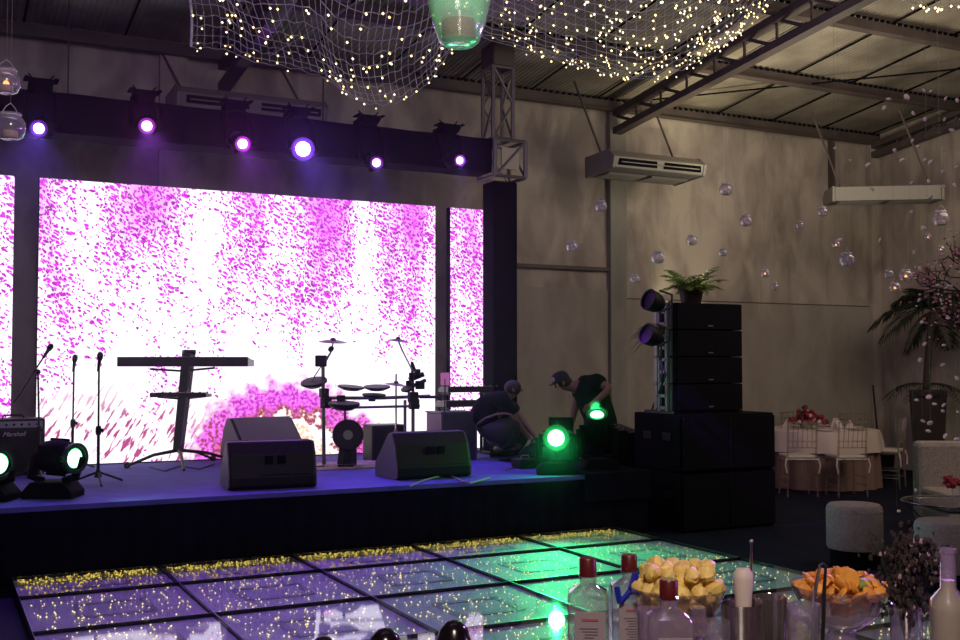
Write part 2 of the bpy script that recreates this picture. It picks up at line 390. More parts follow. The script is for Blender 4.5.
# ---------------------------------------------------------------- LED walls
def screen_material(mode):
    m = bpy.data.materials.new('petal_screen_' + mode); m.use_nodes = True; nt = m.node_tree
    nt.nodes.remove(nt.nodes['Principled BSDF'])
    N, L = nt.nodes, nt.links
    def mth(op, a, b=None, c=None, clamp=False):
        n = N.new('ShaderNodeMath'); n.operation = op; n.use_clamp = clamp
        for i, q in enumerate((a, b, c)):
            if q is None: continue
            if isinstance(q, (int, float)): n.inputs[i].default_value = q
            else: L.new(q, n.inputs[i])
        return n.outputs[0]
    def mapr(v, a, b, c=0., d=1.):
        n = N.new('ShaderNodeMapRange'); n.inputs[1].default_value = a; n.inputs[2].default_value = b; n.inputs[3].default_value = c; n.inputs[4].default_value = d
        L.new(v, n.inputs[0]); return n.outputs[0]
    def mixc(f, a, b):
        n = N.new('ShaderNodeMix'); n.data_type = 'RGBA'
        if isinstance(f, (int, float)): n.inputs[0].default_value = f
        else: L.new(f, n.inputs[0])
        for i, q in ((6, a), (7, b)):
            if isinstance(q, tuple): n.inputs[i].default_value = (*q, 1)
            else: L.new(q, n.inputs[i])
        return n.outputs[2]
    tc = N.new('ShaderNodeTexCoord'); sp = N.new('ShaderNodeSeparateXYZ'); L.new(tc.outputs['Object'], sp.inputs[0])
    X, Z = sp.outputs['X'], sp.outputs['Z']
    def vec(a, b):
        c = N.new('ShaderNodeCombineXYZ'); L.new(a, c.inputs[0]); L.new(b, c.inputs[1]); return c.outputs[0]
    def noise(v, scale, det=3, dist=0):
        n = N.new('ShaderNodeTexNoise'); n.inputs['Scale'].default_value = scale; n.inputs['Detail'].default_value = det; n.inputs['Distortion'].default_value = dist
        L.new(v, n.inputs['Vector']); return n.outputs['Fac']
    # density of the hanging petals
    col = noise(vec(mth('MULTIPLY', X, 1.55), mth('MULTIPLY', Z, .42)), 1.35, 3)
    top = mapr(Z, .6, 2.9, -.52, .28) if mode == 'main' else mapr(Z, .3, 2.9, .15, .62)
    dens = mth('ADD', mapr(col, .38, .62, -.10, .62), top)
    if mode == 'main':
        for (cx0, wd, am) in ((-2.1, .28, .40), (-1.2, .30, .42), (-.15, .26, .40), (.72, .36, .80), (2.0, .36, .80)):
            dx0 = mth('DIVIDE', mth('SUBTRACT', X, cx0), wd)
            dens = mth('ADD', dens, mth('MULTIPLY', mth('EXPONENT', mth('MULTIPLY', mth('MULTIPLY', dx0, dx0), -1.0)), mth('MULTIPLY', mapr(Z, .9, 1.9) if cx0 > -.5 else mapr(Z, .35, .95), am)))
    warp = noise(vec(X, Z), 9, 2)
    v1 = N.new('ShaderNodeTexVoronoi'); v1.voronoi_dimensions = '2D'; v1.inputs['Scale'].default_value = 1
    ca = math.cos(.5); sa = math.sin(.5)
    U = mth('ADD', mth('MULTIPLY', X, 33 * ca), mth('MULTIPLY', Z, 33 * sa)); V = mth('ADD', mth('MULTIPLY', X, -23 * sa), mth('MULTIPLY', Z, 23 * ca))
    U = mth('ADD', U, mth('MULTIPLY', warp, 4)); V = mth('ADD', V, mth('MULTIPLY', warp, -3))
    L.new(vec(U, V), v1.inputs['Vector'])
    rnd = N.new('ShaderNodeSeparateColor'); L.new(v1.outputs['Color'], rnd.inputs[0])
    rad = mth('MULTIPLY', mapr(rnd.outputs[0], 0, 1, .28, .58), mapr(mth('SUBTRACT', mth('MULTIPLY', dens, 1.35), rnd.outputs[1]), -.05, .15))
    pet = mapr(mth('SUBTRACT', rad, v1.outputs['Distance']), -.03, .06)
    pcol = mixc(rnd.outputs[2], (.38, .012, .42), (.74, .05, .76))
    pcol = mixc(mapr(rnd.outputs[1], .75, .95), pcol, (.22, .04, .25))
    haze = mixc(mapr(dens, .55, 1.35), (1.0, .93, 1.0), (.80, .25, .84))
    c = mixc(pet, haze, pcol)
    if mode != 'side':
        # flowering arch over a path at the foot of the picture
        dx = mth('SUBTRACT', X, .40); dz = mth('MULTIPLY', mth('ADD', Z, .05), 1.25)
        rr = mth('SQRT', mth('ADD', mth('MULTIPLY', dx, dx), mth('MULTIPLY', dz, dz)))
        nz = noise(vec(X, Z), 7, 5)
        edge = mth('ADD', rr, mth('MULTIPLY', mth('SUBTRACT', nz, .5), .75))
        band = mth('MULTIPLY', mapr(edge, .64, .72), mapr(edge, 1.22, 1.02))
        fine = noise(vec(X, Z), 26, 4)
        bc = mixc(mapr(fine, .40, .62), (.42, .02, .42), (.95, .22, .95))
        bc = mixc(mth('MULTIPLY', mapr(fine, .50, .42), mth('MAXIMUM', mapr(X, -.1, -.45), mapr(X, .85, 1.1))), bc, (.30, .05, .06))
        bc = mixc(mapr(mth('SUBTRACT', edge, fine), .10, .30), (.42, .12, .10), bc)
        c = mixc(band, c, bc)
        rim_ = mth('MULTIPLY', mapr(edge, .60, .66), mapr(edge, .80, .72))
        c = mixc(mth('MULTIPLY', rim_, mapr(fine, .58, .48)), c, (.30, .05, .05))
        ins = mapr(edge, .64, .56)
        pc = mixc(mapr(fine, .40, .62), (.75, .38, .16), (1, .95, .92))
        pc = mixc(mapr(rr, .42, .20), pc, (1, .93, .85))
        pc = mixc(mapr(edge, .46, .56), pc, (1, .97, .97))
        c = mixc(mth('MULTIPLY', ins, .9), c, pc)
        # slanting strokes of grass and reeds on the left
        S1 = mth('ADD', mth('MULTIPLY', X, 13), mth('MULTIPLY', Z, -8)); S2 = mth('ADD', mth('MULTIPLY', X, 2.0), mth('MULTIPLY', Z, 2.6))
        stn = noise(vec(S1, S2), 1.6, 3)
        msk = mth('MULTIPLY', mapr(Z, 1.0, .5), mth('MULTIPLY', mapr(X, -.3, -.8), mapr(stn, .54, .60)))
        c = mixc(msk, c, (.38, .06, .20))
    e = N.new('ShaderNodeEmission'); L.new(c, e.inputs[0]); e.inputs[1].default_value = 1.4
    # faint seams between the cabinets come from geometry; the panel itself only emits
    L.new(e.outputs[0], N['Material Output'].inputs[0])
    return m
M['screenmain'] = screen_material('main'); M['screenside'] = screen_material('side')
SCY = 12.15
def led_wall(x0, x1, z0, z1, label, m):
    t = thing('led_screen', label, 'screen', ((x0 + x1) / 2, SCY, z0), 0, 'led screens behind the stage')
    MB().box(((x0 + x1) / 2, SCY + .06, (z0 + z1) / 2), (x1 - x0, .10, z1 - z0)).build('cabinet', 'black_matte', t)
    MB().add([(x0 + .004, SCY, z0 + .004), (x1 - .004, SCY, z0 + .004), (x1 - .004, SCY, z1 - .004), (x0 + .004, SCY, z1 - .004)], [(0, 1, 2, 3)]).build('display', m, t)
    return t
xa, xb = W(37.5, 300, SCY).x, W(435.5, 300, SCY).x
zt = W(200, 189, SCY).z
led_wall(xa, xb, SZ + .01, zt, 'wide led screen showing magenta petals and a flowering arch', 'screenmain')
led_wall(W(450, 300, SCY).x, W(487, 300, SCY).x, SZ + .01, zt, 'narrow led screen right of the wide screen, beside the black tower', 'screenside')
led_wall(W(13, 300, SCY).x - 1.5, W(13, 300, SCY).x, SZ + .01, zt, 'led screen cut off at the left edge of the photo', 'screenside')

# ---------------------------------------------------------------- truss
TY = 11.5
tb = thing('lighting_truss', 'long overhead truss wrapped in black cloth and carrying purple lamps', 'truss', (2.5, TY, 3.98))
tb_m = MB(); vs_ = []; fs_ = []
nn = 60
for k in range(nn + 1):
    X = -2.6 + 8.55 * k / nn; s1 = .004 * math.sin(k * 1.1)
    ring = [(X, TY - .19, 3.97 + s1), (X, TY - .19, 4.37 - s1), (X, TY + .19, 4.37 + s1), (X, TY + .19, 3.97 - s1)]
    vs_ += ring
    if k:
        a = 4 * (k - 1); b = 4 * k
        fs_ += [(a + q, b + q, b + (q + 1) % 4, a + (q + 1) % 4) for q in range(4)]
tb_m.add(vs_, fs_ + [(0, 1, 2, 3), (4 * nn + 3, 4 * nn + 2, 4 * nn + 1, 4 * nn)]); tb_m.build('cloth_wrap', 'drape', tb)
for X in (-1.5, 1.2, 3.9):
    MB().tube([(X, TY, 4.37), (X, TY, roof_z(TY) - .02)], .008, 5).build('suspension_cable', 'darkmetal', tb)

tw = thing('truss_tower', 'black cloth covered tower topped by an open aluminium truss section', 'truss', (6.14, TY, SZ))
w = .165
tx = (W(484, 250, TY).x + W(513, 250, TY).x) / 2
MB().box((tx + .045, TY + .05, (SZ + 3.88) / 2 + .01), (.33, .30, 3.88 - SZ)).build('cloth_cover', 'drape', tw, bevel=.02)
def truss_box(mb, cx_, cy_, z0, z1, w, r, bay=.36):
    cs = [(cx_ - w, cy_ - w), (cx_ + w, cy_ - w), (cx_ + w, cy_ + w), (cx_ - w, cy_ + w)]
    for c_ in cs: mb.tube([(*c_, z0), (*c_, z1)], r, 6)
    n = max(1, round((z1 - z0) / bay)); h = (z1 - z0) / n
    for q in range(n):
        for e in range(4):
            a, b = cs[e], cs[(e + 1) % 4]
            if q % 2: a, b = b, a
            mb.tube([(*a, z0 + q * h), (*b, z0 + (q + 1) * h)], r * .6, 5)
    for z in (z0, z1):
        for e in range(4): mb.tube([(*cs[e], z), (*cs[(e + 1) % 4], z)], r * .8, 5)
m_ = MB(); truss_box(m_, tx - .01, TY, 4.40, 5.28, .135, .025); m_.build('upper_truss', 'alu', tw)
m_ = MB(); truss_box(m_, tx + .05, TY, 3.93, 4.37, .21, .028, .5)
m_.box((tx + .05, TY - .2, 4.15), (.24, .02, .26)); m_.build('corner_block', 'alu', tw)
m_ = MB().box((tx - .01, TY, 5.42), (.30, .34, .26)); m_.tube([(tx, TY, 5.5), (tx, TY, roof_z(TY) - .01)], .05, 6); m_.build('hoist', 'roofsteel', tw, bevel=.02)

# ---------------------------------------------------------------- moving-head lamps
M['lens_purple'] = emitter('purple_lens', (.95, .45, 1.0), 9)
M['lens_violet'] = emitter('violet_lens', (.80, .50, 1.0), 14)
M['lens_pink'] = emitter('pink_lens', (1.0, .50, .95), 10)
M['lens_green'] = emitter('green_lens', (.35, 1.0, .55), 20)
M['lens_green_dim'] = emitter('dim_green_lens', (.30, 1.0, .50), 5)
M['ring_green'] = emitter('green_ring', (.01, .75, .22), .7)
M['ring_violet'] = emitter('violet_ring', (.35, .03, .9), .9)
M['rim_purple'] = mat('purple_lit_rim', (.03, .02, .04), .3)
M['rim_green'] = mat('green_lens_hood', (.01, .02, .015), .5)
def moving_head(label, base, head, aim, lensm, up=True, s=1.0, group=None, rz=0, lens_r=.085):
    """base: point where the base stands or hangs; head: centre of the head; aim: direction of the beam"""
    base, head, aim = Vector(base), Vector(head), Vector(aim).normalized()
    t = thing('moving_head_light', label, 'stage light', base, 0, group)
    sg = 1 if up else -1
    T = Matrix.Translation(base) @ Matrix.Rotation(rz, 4, 'Z'); bw = 1.0 if up else .72
    b = MB().prism([(-.20 * s * bw, 0), (-.20 * s * bw, sg * .05 * s), (-.13 * s * bw, sg * .13 * s), (.13 * s * bw, sg * .13 * s), (.20 * s * bw, sg * .05 * s), (.20 * s * bw, 0)], -.15 * s * bw, .15 * s * bw, 'Y', T)
    for q in (-1, 1): b.box((q * .17 * s, 0, -sg * .0), (.06 * s, .26 * s, .02 * s), T)
    b.build('base', 'black_matte', t, bevel=.01)
    side = Vector((math.cos(rz), math.sin(rz), 0))
    y = MB(); zb = base.z + sg * .13 * s
    for q in (-1, 1):
        o = side * (q * .175 * s)
        y.tube([Vector((base.x, base.y, zb)) + o * .45, Vector((base.x, base.y, zb + sg * .03)) + o, head + o * 1.02], [.028 * s, .035 * s, .045 * s], 8)
    y.tube([head - side * .18 * s, head + side * .18 * s], .045 * s, 10)
    y.build('yoke', 'black_matte', t, smooth=True)
    L = lens_r * 1.45
    h = MB().lathe([(0, -.20 * s), (.085 * s, -.19 * s), (.125 * s, -.12 * s), (.14 * s, 0), (.13 * s, .10 * s), (L, .15 * s), (L, .20 * s), (L * .86, .20 * s), (L * .80, .17 * s)], head, 20, axis=aim)
    for a in range(6):
        an = a * PI / 3
        h.box((.137 * s * math.cos(an), .137 * s * math.sin(an), 0), (.02, .02, .2 * s), Matrix.Translation(head) @ Vector((0, 0, 1)).rotation_difference(aim).to_matrix().to_4x4())
    hd = h.build('head', 'black_matte', t, smooth=True)
    rim = MB().lathe([(L * .99, .150 * s), (L * 1.02, .205 * s), (L * .80, .205 * s), (L * .80, .180 * s)], head, 24, axis=aim)
    rim.build('lens_hood', 'rim_green' if 'green' in lensm else 'rim_purple', hd, smooth=True)
    MB().lathe([(0, .19 * s), (lens_r * .5, .188 * s), (lens_r * .90, .182 * s)], head, 24, axis=aim).build('lens', lensm, hd, smooth=True)
    MB().lathe([(lens_r * .90, .182 * s), (lens_r * 1.06, .178 * s)], head, 24, axis=aim).build('lens_ring', 'ring_green' if 'green' in lensm else 'ring_violet', hd, smooth=True)
    return t, head + aim * (.23 * s)

tl = [(42, 127, 'lens_violet', 'violet lamp under the truss, nearest the hanging candle jars', .055),
      (147, 126, 'lens_pink', 'pink lamp under the truss, second from its left end', .055),
      (240, 142, 'lens_pink', 'magenta lamp under the truss, below the left air conditioner', .055),
      (303, 149, 'lens_violet', 'largest and brightest violet lamp under the truss', .085),
      (374, 161, 'lens_purple', 'small lilac lamp under the truss, second from the tower', .050),
      (455, 160, 'lens_purple', 'violet lamp under the truss next to the tower', .045)]
for k, (px, py, lm, lb, lr) in enumerate(tl):
    h = W(px, py, 11.12)
    aim = (CO - h).normalized() if k == 3 else Vector((-.25 + .1 * (k % 3), -.85, -.28 + .1 * (k % 2)))
    t, lp = moving_head(lb, (h.x, 11.28, 4.47), h, aim, lm, up=False, s=.80, group='lamps hanging from the truss', lens_r=lr)
    for sx in (-.09, .09):
        MB().box((h.x + sx, 11.40, 4.42), (.04, .2, .05)).build('clamp', 'black_matte', t)
        MB().tube([(h.x + sx, 11.30, 4.44), (h.x + sx, 11.30, 4.50), (h.x + sx * 1.3, 11.30, 4.53)], .008, 5).build('clamp_bolt', 'black_matte', t)
    lamp('POINT', 'lamp_spill', lp, (8, 10, 16, 40, 5, 8)[k], {'lens_violet': (.30, .08, 1), 'lens_pink': (.75, .05, .9), 'lens_purple': (.45, .10, 1)}[lm], size=.03)
    lamp('SPOT', 'lamp_beam', lp, 230 if k != 3 else 380, {'lens_violet': (.22, .10, 1), 'lens_pink': (.45, .08, 1), 'lens_purple': (.26, .14, 1)}[lm],
         lp + Vector([(-.2, -1, -.95), (0.0, -1, -1.0), (.05, -1, -1.1), (.1, -1, -1.0), (.0, -.5, -1.6), (-.1, -.3, -1.9)][k]), .03, 60, .9)

hp = G(483, 472, SZ)
lamp('SPOT', 'lamp_beam', W(455, 160, 11.05), 500, (.45, .12, 1), G(505, 471, SZ), .03, 16, 1.0)
lamp('SPOT', 'lamp_beam', hp + Vector((-1.2, .15, .22)), 60, (.75, .3, 1), hp, .02, 5, .6)  # unseen spot added low over the deck to make a bright patch
# lamps on the stage
p = G(53, 497, SZ); hL = P(58, 457, depth(p) + .05)
t, lp = moving_head('black moving head lamp with a green lens beside the left microphone stand', p, hL, CR * .90 - CF * .43 + CU * .0, 'lens_green_dim', s=1.02, group='moving head lamps on the stage edge', rz=-YAW, lens_r=.085)
lamp('SPOT', 'lamp_beam', lp, 12, (.05, 1, .4), lp + Vector((.9, -.7, -.3)), .03, 70, .9)
p = G(-12, 500, SZ); hL = P(-14, 462, depth(p) + .05)
t, lp = moving_head('moving head lamp cut off at the left edge of the photo', p, hL, CR * .8 - CF * .6, 'lens_green_dim', s=1.02, group='moving head lamps on the stage edge', rz=-YAW, lens_r=.09)
p = G(556, 474, SZ); h1 = P(556, 438, depth(p) + .05)
t, lp = moving_head('moving head lamp glaring bright green towards the camera', p, h1, (CO - h1).normalized(), 'lens_green', s=.95, group='moving head lamps on the stage edge', rz=-YAW, lens_r=.086)
lamp('POINT', 'lamp_spill', lp, 20, (.01, 1, .18), size=.05)
lamp('SPOT', 'lamp_beam', lp, 420, (.03, 1, .26), lp + Vector((-.42, -1.1, -.38)), .03, 92, 1.0)
p = G(598, 471, SZ); h2 = P(597, 429, depth(p) + .05)
t, lp = moving_head('green moving head lamp tilted upwards in front of the bending man', p, h2, (CO - h2).normalized() * .45 + Vector((0, 0, .62)), 'lens_green_dim', s=1.0, group='moving head lamps on the stage edge', rz=-YAW + .2, lens_r=.075)
lamp('POINT', 'lamp_spill', lp, 4, (.02, 1, .2), size=.05)
lamp('SPOT', 'lamp_beam', lp, 4500, (.03, 1, .22), P(452, 24, 2.2), .03, 8, .9)

# ---------------------------------------------------------------- dance floor
DZ, TS = .09, 1.085
DX0, DY1, CUT = G(12, 578, DZ).x - .005, SY - .06, .68      # the row nearest the stage is a shorter cut one
def floor_base():
    m = bpy.data.materials.new('pale_floor_tray'); m.use_nodes = True; nt = m.node_tree; b = nt.nodes['Principled BSDF']
    tc = nt.nodes.new('ShaderNodeTexCoord'); n = nt.nodes.new('ShaderNodeTexNoise'); n.inputs['Scale'].default_value = 2.5; n.inputs['Detail'].default_value = 5
    nt.links.new(tc.outputs['Object'], n.inputs['Vector'])
    cr = nt.nodes.new('ShaderNodeValToRGB'); cr.color_ramp.elements[0].position = .3; cr.color_ramp.elements[1].position = .7
    cr.color_ramp.elements[0].color = (.36, .42, .46, 1); cr.color_ramp.elements[1].color = (.58, .62, .64, 1)
    nt.links.new(n.outputs['Fac'], cr.inputs[0]); nt.links.new(cr.outputs[0], b.inputs['Base Color']); b.inputs['Roughness'].default_value = .55
    return m
M['tray_base'] = floor_base()
M['tray_dark'] = mat('tray_plate', (.30, .33, .37), .5)
M['panel_frame'] = mat('panel_frame', (.02, .02, .03), .4, .5)
M['panelglass'] = thin_glass('panel_glass', (.97, .98, .98), .04, .50, 3.2, .035)
bulb_sets = []
for variant in range(3):
    b = MB()
    for q in range(135): b.octa((random.uniform(.06, TS - .06), random.uniform(.06, TS - .06), .073), random.choice((.004, .005, .007)))
    bulb_sets.append(b)
ordn = ['first', 'second', 'third', 'fourth', 'fifth', 'sixth']
rown = ['nearest the stage', 'second from the stage', 'third from the stage', 'fourth from the stage', 'fifth from the stage', 'sixth from the stage']
proto_p = {}
for j in range(5):
    for i in range(5):
        x0, y0 = DX0 + i * TS, DY1 - (j + CUT) * TS
        # leave out panels wholly below the frame
        v = P(480, 320, 1); c4 = [(x0 + a * TS, y0 + b * TS) for a in (0, 1) for b in (0, 1)]
        pr = []
        for a in c4:
            r = Vector((a[0], a[1], DZ)) - CO; d = r.dot(CF)
            pr.append((480 + FPX * r.dot(CR) / d, 320 - FPX * r.dot(CU) / d))
        if min(q[1] for q in pr) > 640: continue
        key = (j == 0, (i + j) % 3)
        lab = 'glass dance floor panel, %s from the left in the row %s' % (ordn[i], rown[j])
        if key in proto_p:
            c_ = dup(proto_p[key], (x0, y0, 0), 0, lab); c_.scale = (1, CUT if j == 0 else 1, 1); continue
        t = thing('dance_floor_panel', lab, 'dance floor panel', (0, 0, 0), 0, 'glass dance floor panels')
        f = MB(); e = .005
        for (c_, s_) in (((TS / 2, e / 2, DZ / 2), (TS, e, DZ)), ((TS / 2, TS - e / 2, DZ / 2), (TS, e, DZ)), ((e / 2, TS / 2, DZ / 2), (e, TS, DZ)), ((TS - e / 2, TS / 2, DZ / 2), (e, TS, DZ))): f.box(c_, s_)
        f.build('frame', 'panel_frame', t)
        MB().box((TS / 2, TS / 2, .055), (TS - .02, TS - .02, .02)).build('tray', 'tray_base', t)
        pl = MB()
        for (a, b_, c_, d_) in ((.32, .32, .46, .05), (.32, .71, .46, .05), (.30, .34, .05, .42), (.75, .34, .05, .42)): pl.box((a + c_ / 2, b_ + d_ / 2, .068), (c_, d_, .004))
        pl.build('inner_frame', 'tray_dark', t)
        MB().box((TS / 2, TS / 2, DZ - .004), (TS - .021, TS - .021, .008)).build('glass_top', 'panelglass', t)
        tag(bulb_sets[key[1]].build('fairy_lights', 'bulbyellow' if j == 0 else 'bulbwhite', t), kind='stuff')
        if j == 0:
            b = MB()
            for q in range(170): b.octa((random.uniform(.04, TS - .04), TS - .04 - min(abs(random.gauss(0, .22)), .9), random.uniform(.070, .078)), random.choice((.004, .006, .008)))
            tag(b.build('edge_lights', 'bulbyellow', t), kind='stuff')
        t.location = (x0, y0, 0); t.scale = (1, CUT if j == 0 else 1, 1); proto_p[key] = t

# ---------------------------------------------------------------- speakers
def bass_cabinet(x0, y0, z0, w, d, h, label):
    t = thing('subwoofer', label, 'speaker', (x0 + w / 2, y0 + d / 2, z0), 0, 'subwoofers stacked beside the stage')
    MB().box((x0 + w / 2, y0 + d / 2 + .02, z0 + h / 2), (w, d - .04, h - .006)).build('cabinet', 'black_matte', t, bevel=.012)
    MB().box((x0 + w / 2, y0 + .012, z0 + h / 2), (w - .04, .024, h - .05)).build('grille', 'grille', t, bevel=.005)
    MB().tube([(x0 + w / 2, y0 + .01, z0 + .03), (x0 + w / 2, y0 - .004, z0 + .03), (x0 + w / 2, y0 - .004, z0 + h - .03), (x0 + w / 2, y0 + .01, z0 + h - .03)], .008, 6).build('centre_bar', 'black', t)
    for q in (.3, .7): MB().box((x0 - .004, y0 + d * q, z0 + h * .6), (.012, .14, .08)).build('handle', 'black', t, bevel=.004)
    return t
s0 = G(683, 534)
bass_cabinet(s0.x, s0.y, 0, 1.22, .82, .595, 'black double subwoofer on the floor, lower of the two')
bass_cabinet(s0.x, s0.y, .595, 1.22, .82, .580, 'black double subwoofer on top of the other, under the speaker array')
la = W(676, 400, s0.y + .12); ra = W(742, 400, s0.y + .12)
AZ = 1.175
nb = 4; bh = (W(700, 303, s0.y + .12).z - AZ - .03) / nb
arr = thing('line_array', 'tall black line array of four speaker modules standing on the subwoofers', 'speaker', ((la.x + ra.x) / 2, s0.y + .12, AZ))
MB().box(((la.x + ra.x) / 2, s0.y + .38, AZ + .015), (ra.x - la.x + .04, .5, .03)).build('base_plate', 'darkmetal', arr)
for k in range(nb):
    z0 = AZ + .03 + k * bh; w = ra.x - la.x
    T = Matrix.Translation((la.x + w / 2, s0.y + .12, z0))
    md = MB().prism([(-w / 2, 0), (w / 2, 0), (w / 2 - .06, .42), (-w / 2 + .06, .42)], .002, bh - .002, 'Z', T).build('module', 'black_matte', arr, bevel=.01)
    MB().box((0, -.012, bh / 2), (w - .03, .03, bh - .012), T).build('grille', 'grille', md, bevel=.004)
    for sx in (-1, 1):
        MB().box((sx * (w / 2 + .004), .08, bh * .5), (.022, .05, bh * .94), T).box((sx * (w / 2 - .03), .36, bh * .5), (.03, .05, bh * .9), T).build('rigging_plate', 'alu', md)
    MB().box((.0, -.029, bh * .15), (.06, .004, .012), T).build('badge', 'alu', md)
MB().box(((la.x + ra.x) / 2, s0.y + .36, AZ + .03 + nb * bh / 2), (ra.x - la.x - .16, .34, nb * bh - .02)).build('light_block', 'black_matte', arr)  # black box added to block light through the module gaps
rg_ = MB()
for yy in (.10, .22): rg_.box((la.x - .035, s0.y + .12 + yy, AZ + .03 + nb * bh / 2), (.03, .03, nb * bh))
for k in range(9): rg_.box((la.x - .035, s0.y + .28, AZ + .06 + k * nb * bh / 9), (.03, .12, .03))
rg_.build('rigging_rail', 'grey_rail', arr)
# cables down the side of the array
for k, (a, b, c) in enumerate(((662, 664, 652), (659, 668, 658))):
    tag(MB().tube([P(a, 325, 10.35), P(a - 1, 355, 10.3), P(b - 2, 375, 10.3), Vector((s0.x + .06, s0.y + .42 + .08 * k, AZ + .16)), Vector((s0.x + .05, s0.y + .50 + .08 * k, AZ + .012))], .009, 6).build('cable', 'rubber'),
        ['black cable hanging beside the speaker array, outer one', 'black cable hanging beside the speaker array, inner one'][k], 'cable', 'cables beside the array')
# two lamps clamped to the array's left edge
for k, (px, py, lb) in enumerate(((654, 302, 'black lamp clamped at the top left of the speaker array'), (652, 336, 'black lamp clamped below the other on the speaker array'))):
    c = P(px, py, 10.25)
    t = thing('spotlight', lb, 'stage light', c, 0, 'lamps on the speaker array')
    ax = (-CR * .8 - CF * .45 + CU * .35)
    MB().lathe([(0, -.10), (.06, -.095), (.095, -.03), (.105, .04), (.105, .08), (.09, .08), (.085, .06), (0, .055)], c, 20, axis=ax).build('housing', 'black', t, smooth=True)
    MB().tube([c + CR * .05 + CU * .11, c + CR * .17 + CU * .07, c + CR * .17 - CU * .04, c + CR * .05 - CU * .10], .012, 6).build('bracket', 'darkmetal', t)
    MB().tube([c + CR * .15, Vector((la.x - .035, s0.y + .22, c.z))], .014, 6).build('clamp_arm', 'darkmetal', t)
tag(MB().lathe([(.10, 0), (.13, .16), (.14, .17), (.12, .17), (.11, .14), (0, .14)], (la.x + .42, s0.y + .40, AZ + .03 + nb * bh), 20).build('plant_pot', 'planter', smooth=True),
    'dark pot standing on top of the speaker array', 'plant pot')
lamp('SPOT', 'array_side_fill', P(560, 260, 9.6), 420, (.36, .08, 1), P(664, 370, 10.4), .05, 14, .9)  # unseen violet spot added to light the array's left rails

# ---------------------------------------------------------------- fronds
def frond(mb, base, dirv, length, droop, leaf, n=16, w=.010, rise=.4):
    base = Vector(base); d = Vector(dirv).normalized(); pts = []
    for k in range(n + 1):
        u = k / n
        pts.append(base + d * (length * u) + Vector((0, 0, rise * length * u - droop * length * u * u)))
    mb.tube(pts, [.006 * (1 - .7 * k / n) for k in range(n + 1)], 4)
    for k in range(2, n + 1):
        t = (pts[k] - pts[k - 1]).normalized(); side = t.cross(Vector((0, 0, 1)))
        if side.length < .05: side = Vector((1, 0, 0))
        side.normalize(); u = k / n; ll = leaf * math.sin(PI * (.12 + .83 * u)) * random.uniform(.8, 1.1)
        for sgn in (-1, 1):
            a = pts[k]; e = a + side * sgn * ll + t * ll * .7 + Vector((0, 0, -ll * random.uniform(.2, .6)))
            mid = (a + e) / 2 + Vector((0, 0, ll * .12))
            mb.add([a, mid + t * w, e, mid - t * w], [(0, 1, 2, 3)])
pc = Vector((la.x + .42, s0.y + .40, AZ + .03 + nb * bh + .14))
fr = MB()
for k in range(44):
    a = 2 * PI * k / 44 + random.uniform(-.2, .2)
    frond(fr, pc, (math.cos(a), math.sin(a), 0), random.uniform(.18, .40), random.uniform(.4, .8), .075, 14, .009, random.uniform(.5, 1.4))
fo = thing('potted_fern', 'bright green fern lit from behind on top of the speaker array', 'plant', pc)
fr.build('fronds', 'fern', fo)
fr = MB()
pc2 = P(668, 330, 10.9)
for k in range(9):
    frond(fr, pc2, -CR + CU * random.uniform(-.6, .3) + CF * random.uniform(-.3, .3), random.uniform(.25, .42), .7, .08, 14, .006, .5)
t = thing('fern_spray', 'dark fern fronds poking out behind the two array lamps', 'plant', pc2)
fr.build('fronds', 'leaf', t)
MB().tube([pc2, Vector((la.x + .15, s0.y + .45, pc2.z - .05))], .010, 6).build('stem', 'bark', t)

# ---------------------------------------------------------------- stage monitors
def wedge(name, label, c, w, s, rz, group, flip=False):
    t = thing(name, label, 'speaker', c, rz, group)
    prof = [(0, .02), (.0, .10), (.06, .30), (.13, .40), (.20, .40), (.50, .12), (.50, .0), (.04, .0)]
    if flip: prof = [(.5 - a, b) for a, b in prof][::-1]
    prof = [(a * s - .25 * s, b * s) for a, b in prof]
    T = Matrix.Identity(4)
    def b_(mb, nm, m, par=t, **k):
        me = mb; o = MB.build(me, nm, m, None, **k); o.parent = par; return o
    b_(MB().prism(prof, -w / 2 + .012, w / 2 - .012, 'X'), 'cabinet', 'black', bevel=.015)
    for sx in (-1, 1): b_(MB().prism([(a * .97, b * .97 + .004) for a, b in prof], sx * (w / 2 - .012), sx * w / 2, 'X'), 'side_panel', 'wedge_side_lit')
    sg = -1 if not flip else 1
    if not flip:
        for k in (-.055, .055): b_(MB().box((k + .02, -.225 * s, .25 * s), (.07, .03, .07)), 'connector_plate', 'black_matte', bevel=.005)
        b_(MB().box((.1, -.235 * s, .10 * s), (w * .55, .02, .05)), 'name_plate', 'grille')
    g = MB().add([(-w / 2 + .03, (.205 - .25) * s, .402 * s), (w / 2 - .03, (.205 - .25) * s, .402 * s), (w / 2 - .03, (.49 - .25) * s, .135 * s), (-w / 2 + .03, (.49 - .25) * s, .135 * s)], [(0, 1, 2, 3)])
    if flip: g.v = [(a, -b, c_) for a, b, c_ in g.v]; g.f = [f[::-1] for f in g.f]
    b_(g, 'grille', 'grille_lit', solid=.01)
    return t
M['wedge_side_lit'] = mat('lit_wedge_side', (.07, .055, .08), .5)  # purple light on the side panels put into their colour
M['grille_lit'] = mat('lit_monitor_grille', (.11, .095, .115), .6, bump=.4, bscale=150)  # lighter purplish tone stands for purple light on the slope
a, b = G(223, 490, SZ), G(313, 488, SZ)
c = (a + b) / 2
wedge('stage_monitor', 'black wedge monitor at the stage edge left of the drum kit', (c.x + .06, c.y + .22, SZ), (b - a).length * 1.0, 1.02, -.10, 'wedge monitors at the stage edge')
a, b = G(385, 482, SZ), G(468, 476, SZ); c = (a + b) / 2
